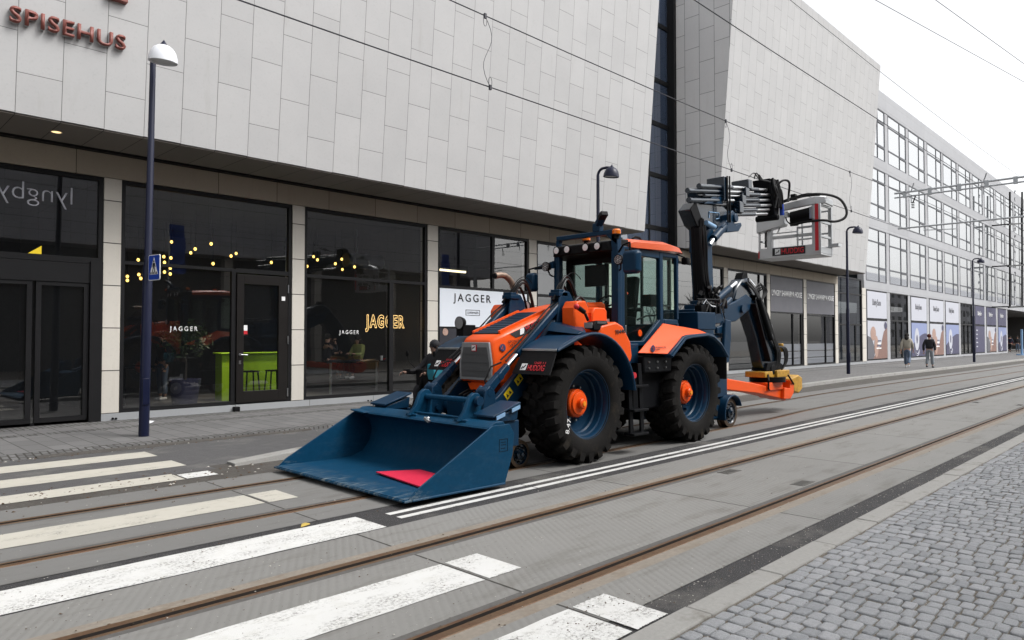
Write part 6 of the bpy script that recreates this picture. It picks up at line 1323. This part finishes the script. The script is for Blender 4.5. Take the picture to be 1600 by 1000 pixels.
q = MB(); q.cyl((13.35, YC - .05, 2.52), (13.95, YC - .05, 2.80), .075, 18); q.cyl((13.35, YC - .24, 2.40), (13.62, YC - .24, 2.55), .06, 16); cyo = q.build("boom_cylinder", "blue_paint", tra); MB().cyl((13.95, YC - .05, 2.80), (14.25, YC - .05, 2.94), .042, 14).build("piston_rod", "chrome", cyo)
q = MB(); q.prism([(14.0, 2.55), (14.12, 2.82), (14.38, 3.02), (14.66, 3.08), (14.90, 2.95), (15.15, 2.72), (15.0, 2.55), (14.6, 2.5)], 'y', YC - .13, YC + .13); kn = q.build("knuckle", "boom_paint", tra, bevel=.04)
q = MB(); q.prism([(14.42, 3.02), (14.52, 3.18), (14.70, 3.18), (14.72, 3.06)], 'y', YC - .10, YC + .08); q.build("knuckle_cover", "black_steel", kn, bevel=.01); q = MB(); q.cyl((14.62, YC - .15, 3.02), (14.86, YC - .15, 2.90), .05, 14); q.build("cylinder_eye", "chrome", kn)
dp = MB(); dp.prism([(14.60, 2.40), (14.75, 2.72), (15.05, 2.74), (15.35, 2.50), (15.75, 2.05), (16.0, 1.55), (16.25, 1.10), (16.0, .98), (15.45, 1.02), (15.32, 1.12), (15.05, 1.75)], 'y', YC - .13, YC + .13); dpo = dp.build("dipper_arm", "boom_paint", tra, bevel=.025)
q = MB(); q.bar((14.78, YC - .16, 2.5), (15.5, YC - .16, 1.22), .03, .18, up=(0, 1, 0)); q.cyl((15.0, YC - .2, 2.62), (15.62, YC - .2, 1.72), .06, 16); q.build("dipper_cylinder", "black_steel", dpo)
q = MB()
for k in range(3): q.cyl((15.45 + .09 * k, YC - .2, 2.0 + .03 * k), (15.62 + .09 * k, YC - .2, 1.70 + .03 * k), .022, 10)
q.build("piston_rod", "chrome", dpo)
hz_ = MB()
for i in range(9):
    o_ = R.uniform(-.1, .1); hz_.hose([(14.5 + o_, YC - .17 - .02 * (i % 3), 2.95), (14.9 + o_ * .6, YC - .2, 2.75), (15.3 + o_, YC - .22, 2.3), (15.75 + o_ * .8, YC - .2, 1.75), (16.05 + o_, YC - .18, 1.4), (16.0 + o_, YC - .16, 1.05)], R.choice((.016, .02, .024)), 7)
for i in range(4): hz_.hose([(15.0 + .08 * i, YC - .1, 2.80), (15.2 + .08 * i, YC - .15, 2.98 - .03 * i), (15.3 + .06 * i, YC - .18, 2.78), (15.2, YC - .18, 2.6)], .016, 7)
for i in range(4): hz_.hose([(15.9 + .05 * i, YC - .16, 1.55), (16.25 + .06 * i, YC - .2, 1.5), (16.35 + .04 * i, YC - .2, 1.2), (16.2, YC - .15, .95)], .018, 7)
hz_.build("arm_hose", "hose_rubber", tra)
tl = MB(); tl.cyl((15.75, YC - .2, 1.02), (15.75, YC + .2, 1.02), .12, 20); tl.prism([(15.4, 1.0), (16.3, 1.02), (16.3, 1.12), (16.05, 1.22), (15.5, 1.18)], 'y', YC - .18, YC + .18); tl.build("tilt_bracket", "black_steel", tra, bevel=.01)
ty_ = MB(); ty_.box(15.22, 15.62, YC - .24, YC + .24, .86, .99); ty_.box(15.80, 16.48, YC - .26, YC + .26, .84, 1.0); ty_.box(15.55, 15.85, YC - .2, YC + .2, .84, .92); ty_.cyl((16.35, YC - .1, 1.42), (16.35, YC - .1, 1.62), .07, 14); ty_.build("tiltrotator", "yellow_paint", tra, bevel=.015)
q = MB(); q.cyl((15.85, YC, .74), (15.85, YC, .85), .40, 32); q.tube([(15.35, YC - .25, .92), (15.22, YC - .32, .80), (15.25, YC - .3, .62), (15.4, YC - .25, .58)], .022, 8); q.tube([(16.3, YC - .3, .88), (16.4, YC - .34, .74), (16.6, YC - .3, .66)], .02, 8); q.build("rotor", "black_steel", tra)
q = MB(); q.box(15.32, 16.1, YC - .26, YC + .26, .56, .74); q.prism([(16.05, .34), (16.42, .32), (16.62, .46), (16.62, .70), (16.45, .76), (16.4, .56), (16.1, .60)], 'y', YC - .3, YC + .3); q.build("quick_coupler", "orange_paint", tra, bevel=.015)
q = MB(); q.loft([[(16.6, YC - .22, .48), (16.6, YC + .22, .48), (16.6, YC + .22, .78), (16.6, YC - .22, .78)], [(17.0, YC - .26, .42), (17.0, YC + .2, .42), (17.0, YC + .2, .86), (17.0, YC - .26, .86)], [(17.35, YC - .2, .5), (17.35, YC + .15, .5), (17.35, YC + .15, .78), (17.35, YC - .2, .78)]]); q.build("gripper_box", "yellow_paint", tra, bevel=.03)
q = MB(); q.box(16.5, 16.72, YC - .2, YC + .2, .46, .74); q.build("gripper_mount", "black_steel", tra, bevel=.01)
q = MB(); q.prism([(13.1, .96), (13.1, .72), (14.9, .53), (15.95, .36), (16.36, .28), (16.42, .58), (15.8, .60), (14.6, .78)], 'y', YC - .22, YC + .18); obm = q.build("tow_beam", "orange_paint", tra, bevel=.02); q = MB(); q.cyl((16.2, YC - .225, .38), (16.2, YC - .235, .38), .025, 12); q.build("bolt", "black_steel", obm)
q = MB(); q.box(12.6, 13.15, YC - .2, YC + .15, .66, 1.0); q.build("tow_hitch", "black_steel", tra)

# upright mast with telescopic boom and work basket --------------------------------
MX = 12.88
mc = MB(); mc.bar((12.98, YC, 2.3), (12.84, YC, 3.95), .26, .40, up=(1, 0, 0), w2=.24, h2=.50); mc.prism([(12.58, 3.45), (13.15, 3.60), (13.25, 3.92), (13.0, 4.1), (12.6, 4.05)], 'y', YC - .11, YC + .11); mco = mc.build("mast", "blue_paint", tra, bevel=.02)
q = MB(); q.bar((12.72, YC - .12, 2.5), (12.60, YC - .12, 3.95), .14, .20, up=(1, 0, 0)); q.bar((12.70, YC - .06, 2.5), (12.58, YC - .06, 3.98), .2, .14, up=(1, 0, 0)); q.build("hose_sleeve", "black_plastic", mco, bevel=.03)
hz_ = MB()
for i in range(12):
    y = YC - .14 - .02 * (i % 4); x0 = 12.56 + .025 * (i % 6)
    hz_.hose([(x0 - .02, y, 4.05 + R.uniform(-.1, .1)), (x0 + R.uniform(-.05, .04), y - R.uniform(0, .03), 3.6), (x0 + .04 + R.uniform(-.04, .05), y, 3.15), (x0 + .10 + R.uniform(-.03, .06), y - .02, 2.8), (x0 + .25 + R.uniform(-.05, .2), y, 2.55), (x0 + .35 + R.uniform(-.1, .2), y + .05, 2.42)], R.choice((.016, .02, .026)), 7)
hz_.build("mast_hose", "hose_rubber", mco)
bd = MB()
for i in range(60):
    a = R.uniform(0, 6.28); c = (12.95 + .32 * R.gauss(0, .55), YC - .15 + .08 * R.gauss(0, 1), 2.58 + .12 * R.gauss(0, .8)); bd.tube([c, (c[0] + R.uniform(-.12, .12), c[1] + R.uniform(-.06, .06), c[2] + R.uniform(-.1, .1))], R.uniform(.02, .045), 6)
bd.build("cable_bundle", "hose_rubber", mco)
hdp = MB(); hdp.prism([(12.22, 4.26), (12.42, 4.43), (13.55, 4.50), (13.78, 4.42), (13.70, 4.26), (13.45, 4.20), (13.40, 4.06), (13.02, 3.98), (12.78, 3.86), (12.46, 3.98)], 'y', YC - .14, YC + .14); hdo = hdp.build("boom_head", "boom_paint", tra, bevel=.02)
q = MB(); q.prism([(12.20, 4.25), (12.40, 4.44), (12.62, 4.14), (12.70, 3.90), (12.44, 3.96)], 'y', YC - .165, YC - .14); q.build("head_cover", "black_plastic", hdo, bevel=.01)
q = MB(); q.tube([(12.95, YC - .145, 4.18), (12.95, YC - .145, 4.30), (13.36, YC - .145, 4.33), (13.36, YC - .145, 4.22), (13.22, YC - .145, 4.19)], .012, 6); q.cyl((12.72, YC - .20, 4.05), (13.02, YC - .22, 3.99), .055, 14); q.build("head_pipe", "lightblue_paint", hdo)
q = MB(); q.cyl((12.86, YC - .2, 3.62), (13.12, YC - .2, 3.84), .045, 14); cyo = q.build("piston_rod", "chrome", tra); q = MB(); q.cyl((13.02, YC - .2, 3.76), (13.46, YC - .2, 4.06), .085, 18); q.build("boom_cylinder", "blue_paint", tra)
q = MB(); q.bar((13.30, YC - .18, 3.96), (13.66, YC - .18, 4.22), .18, .16); q.prism([(13.42, 3.92), (13.95, 4.0), (14.10, 4.14), (14.06, 4.20), (13.84, 4.12), (13.75, 4.18), (13.9, 4.32), (13.7, 4.42), (13.5, 4.3)], 'y', YC - .28, YC - .06); q.cyl((13.78, YC - .32, 4.26), (13.78, YC - .02, 4.26), .09, 18); q.build("boom_link", "blue_paint", tra, bevel=.015)
SLP = .135
def tz(x, z0, x0=12.5): return z0 + (x - x0) * SLP
bmx = MB(); bmx.bar((12.55, YC, tz(12.55, 4.52)), (15.55, YC, tz(15.55, 4.52)), .24, .30); bmx.bar((13.6, YC, tz(13.6, 4.50)), (15.85, YC, tz(15.85, 4.50)), .17, .22); tbo = bmx.build("telescopic_boom", "boom_paint", tra, bevel=.02)
rows = [(.155, 12.10, 14.4, .046), (.245, 12.50, 14.6, .048), (-.03, 12.15, 13.9, .05), (.065, 12.7, 14.2, .03), (.225, 14.3, 15.5, .043), (.105, 14.25, 15.6, .043), (-.015, 14.15, 15.65, .043), (-.135, 14.05, 15.7, .043), (-.235, 13.95, 15.6, .043), (-.33, 13.85, 15.45, .043)]
for k, (dz, xa, xb, r_) in enumerate(rows):
    y = YC - .18 - .02 * (k % 2)
    q = MB(); q.cyl((xa, y, tz(xa, 4.50 + dz)), (xa + (xb - xa) * .62, y, tz(xa + (xb - xa) * .62, 4.50 + dz)), r_, 16); q.cyl((xa - .05, y, tz(xa, 4.50 + dz)), (xa + .03, y, tz(xa, 4.50 + dz)), r_ * 1.15, 14); co = q.build("boom_cylinder", "boom_paint", tbo)
    q = MB(); q.cyl((xa + (xb - xa) * .62, y, tz(xa + (xb - xa) * .62, 4.50 + dz)), (xb, y, tz(xb, 4.50 + dz)), r_ * .78, 14); q.build("piston_rod", "steel_bright", tbo)
for x, z0, z1 in ((13.42, .45, -.05), (14.50, .42, .22), (14.38, .24, .05), (14.22, .08, -.12), (14.10, -.06, -.30)): MB().box(x - .09, x + .09, YC - .28, YC + .12, tz(x, 4.50 + z1), tz(x, 4.50 + z0)).build("boom_clamp", "boom_paint", tbo, bevel=.012)
for x in (12.95, 13.2): MB().prism([(x - .3, tz(x, 4.36)), (x + .12, tz(x, 4.60)), (x + .2, tz(x, 4.60)), (x + .2, tz(x, 4.42))], 'y', YC - .22, YC - .18).build("boom_gusset", "blue_paint", tbo, bevel=.008)

for xx in (13.42, 13.52): MB().tube([(xx, YC - .3, tz(xx, 4.96)), (xx + .02, YC - .3, tz(xx, 4.0))], .018, 7).build("boom_hose", "hose_rubber", tbo)
q = MB()
for i in range(3): q.hose([(14.5 + .25 * i, YC - .25, tz(14.5, 4.98)), (14.7 + .12 * i, YC - .27, tz(14.7, 5.07 + .02 * (i % 2))), (15.0 + .1 * i, YC - .25, tz(15, 4.95)), (15.4 + .05 * i, YC - .28, tz(15.4, 4.9))], .014, 6)
q.build("boom_hose", "hose_rubber", tbo)
ep = MB(); ep.prism([(15.50, tz(15.5, 4.98)), (15.72, tz(15.6, 4.98)), (16.05, tz(16, 4.55)), (15.95, tz(16, 4.12)), (15.80, tz(15.8, 4.02)), (15.68, tz(15.7, 4.3))], 'y', YC - .26, YC + .16); ep.cyl((15.78, YC - .33, tz(15.8, 4.08)), (15.78, YC + .2, tz(15.8, 4.08)), .07, 14); epo = ep.build("boom_end", "black_steel", tbo, bevel=.015)
q = MB()
for i in range(14): x = 15.45 + R.uniform(0, .4); q.hose([(x, YC - .29, tz(15.5, 4.95 + R.uniform(-.1, .05))), (x + R.uniform(0, .15), YC - .33, tz(15.6, 4.7)), (x + R.uniform(.0, .3), YC - .32, tz(15.8, 4.35 + R.uniform(-.1, .1)))], R.choice((.018, .024, .03)), 7)
q.hose([(15.7, YC - .28, 5.18), (15.85, YC - .4, 5.36), (16.1, YC - .45, 5.36), (16.2, YC - .4, 5.12), (16.15, YC - .4, 4.92)], .026, 8); q.build("boom_hose", "hose_rubber", tbo)
q = MB(); q.cyl((16.05, YC - .30, 4.60), (16.02, YC - .30, 4.85), .05, 14); q.build("blue_cap", "sign_blue", tbo)

# work basket: long side faces the cab
BX, BXr = 16.82, 17.50; YL, YR = 7.92, 6.40
bkt = MB()
bkt.box(BX - .03, BX, YR, YL, 3.70, 3.96); bkt.box(BX, BXr, YR, YL, 3.70, 3.74); bkt.box(BXr, BXr + .03, YR, YL, 3.74, 3.96); bkt.box(BX, BXr, YL - .03, YL, 3.74, 3.96); bkt.box(BX, BXr, YR, YR + .03, 3.74, 3.90)
wb_ = bkt.build("work_basket", "aluminium", tra, bevel=.008)
for b6 in ((BX - .028, BX + .002, YL - .05, YL, 3.96, 4.62), (BX - .028, BX + .002, YL - .34, YL - .22, 3.96, 4.40), (BX - .034, BX + .01, YR - .004, YR + .20, 3.745, 4.90), (BXr - .04, BXr + .034, YR - .004, YR + .08, 3.745, 4.90), (BXr - .04, BXr + .034, YL - .08, YL + .003, 3.745, 4.8), (BX - .02, BX + .02, 6.93, 6.97, 3.96, 4.42), (BXr, BXr + .03, 7.1, 7.14, 3.96, 4.7)):
    MB().box(*b6).build("basket_post", "aluminium", wb_, bevel=.006)
q = MB()
q.box(BX - .02, BX + .015, YR + .20, YL - .34, 4.19, 4.24); q.box(BX - .02, BX + .015, 6.97, YL - .34, 4.29, 4.315); q.box(BX - .02, BX + .015, YR + .2, 6.93, 4.08, 4.12); q.box(BX - .02, BX + .015, YR + .2, 6.93, 4.36, 4.41)
for z in (4.12, 4.46, 4.86): q.box(BX + .01, BXr - .04, YR + .01, YR + .06, z, z + .055)
for z in (4.12, 4.46): q.box(BX + .01, BXr - .04, YL - .06, YL - .01, z, z + .045)
for z in (4.26, 4.80): q.box(BXr - .02, BXr + .02, YR + .08, YL - .08, z, z + .04)
q.bar((BX, 7.44, 4.32), (BX, 7.36, 4.48), .03, .03); q.build("basket_rail", "aluminium", wb_, bevel=.006)
q = MB(); q.prism([(YL, 4.34), (YL, 4.62), (YL - .1, 4.72), (7.25, 4.86), (7.22, 4.50), (7.25, 4.46)], 'x', BX - .14, BX + .1); q.build("control_cabinet", "aluminium", wb_, bevel=.012)
q = MB(); q.loft([[(BX - .10, 7.45, 4.80), (BX + .0, 7.45, 4.80), (BX + .0, 7.45, 4.96), (BX - .10, 7.45, 4.96)], [(BX - .10, 7.0, 4.85), (BX + .0, 7.0, 4.85), (BX + .0, 7.0, 5.02), (BX - .10, 7.0, 5.02)], [(BX - .06, 6.5, 4.90), (BX + .04, 6.5, 4.90), (BX + .04, 6.5, 5.08), (BX - .06, 6.5, 5.08)], [(BX + .10, 6.33, 4.92), (BX + .2, 6.38, 4.92), (BX + .2, 6.38, 5.08), (BX + .10, 6.33, 5.08)], [(BXr - .1, 6.33, 4.90), (BXr, 6.38, 4.90), (BXr, 6.38, 5.04), (BXr - .1, 6.33, 5.04)]]); q.build("bumper_rail", "aluminium", wb_, bevel=.015)
q = MB(); q.tube([(BX + .02, 7.10, 4.66), (BX + .02, 6.62, 4.72)], .135, 22); q.box(BX - .06, BX + .12, 6.6, 7.12, 4.5, 4.62); q.build("rotation_motor", "black_plastic", wb_, bevel=.01)
q = MB(); q.box(BX - .12, BX + .04, 6.56, 6.62, 4.56, 4.84); q.box(BX - .1, BX, 7.14, 7.24, 4.66, 4.8); q.build("motor_bracket", "steel_bright", wb_)
q = MB(); q.box(BX - .042, BX - .034, YR + .045, YR + .125, 3.80, 4.90); q.box(BX - .036, BX - .028, YL - .03, YL, 3.72, 3.9); q.box(BX - .036, BX - .028, YL - .03, YL, 4.45, 4.55); q.build("red_stripe", "red_mark", wb_)
q = MB(); q.box(BX - .042, BX - .032, 6.76, 7.56, 3.755, 3.945); sgo = q.build("name_board", "black_mark", wb_)
q = MB(); q.box(BX - .048, BX - .041, 7.36, 7.49, 3.78, 3.92); q.build("white_badge", "white_mark", sgo); q = MB(); q.tube([(BX - .05, 7.465, 3.81), (BX - .05, 7.435, 3.85), (BX - .05, 7.42, 3.825), (BX - .05, 7.385, 3.89)], .010, 5); q.build("badge_mark", "black_mark", sgo)
lettering("HUDDIG", (BX - .043, 7.33, 3.785), V((0, -1, 0)), V((0, 0, 1)), .13, "red_mark", sgo, width=.54, depth=.004, bold=.02)
q = MB(); q.hose([(BX - .05, 7.5, 5.0), (BX - .05, 7.1, 5.08), (BX - .04, 6.8, 5.12), (BX + .0, 6.5, 5.14), (BX + .3, 6.28, 5.12), (BX + .45, 6.1, 5.0), (BX + .45, 5.98, 4.75), (BX + .38, 6.0, 4.56), (BX + .2, 6.15, 4.47), (BX, 6.35, 4.50), (BX - .06, 6.7, 4.50), (BX - .05, 7.1, 4.46)], .03, 10)
for i in range(5): q.hose([(BX - .08, 7.4, 4.99 + .01 * i), (BX - .1, 7.0 + .05 * i, 5.08), (BX - .04, 6.7, 5.11 + .015 * i), (BX + .1, 6.45, 5.12)], .016, 7)
q.tube([(BX - .08, 7.2, 4.66), (BX - .12, 7.15, 4.55), (BX - .1, 7.05, 4.44), (BX - .08, 6.9, 4.44)], .016, 7); q.tube([(BX + .1, YL - .14, 4.0), (BX + .1, YL - .12, 4.16), (BX + .1, YL - .2, 4.18), (BX + .1, YL - .22, 4.0)], .014, 7); q.build("basket_hose", "hose_rubber", wb_)
q = MB(); q.box(BX - .1, BX + .03, 6.96, 7.08, 5.06, 5.20); q.build("basket_camera", "black_plastic", wb_, bevel=.01)
q = MB(); q.box(BXr - .15, BXr + .05, YR - .2, YR + .02, 3.93, 4.0); q.build("basket_step", "steel_bright", wb_); q = MB(); q.box(BX + .1, BX + .16, YL - .3, YL - .1, 4.0, 4.45); q.build("control_panel", "grille_grey", wb_)
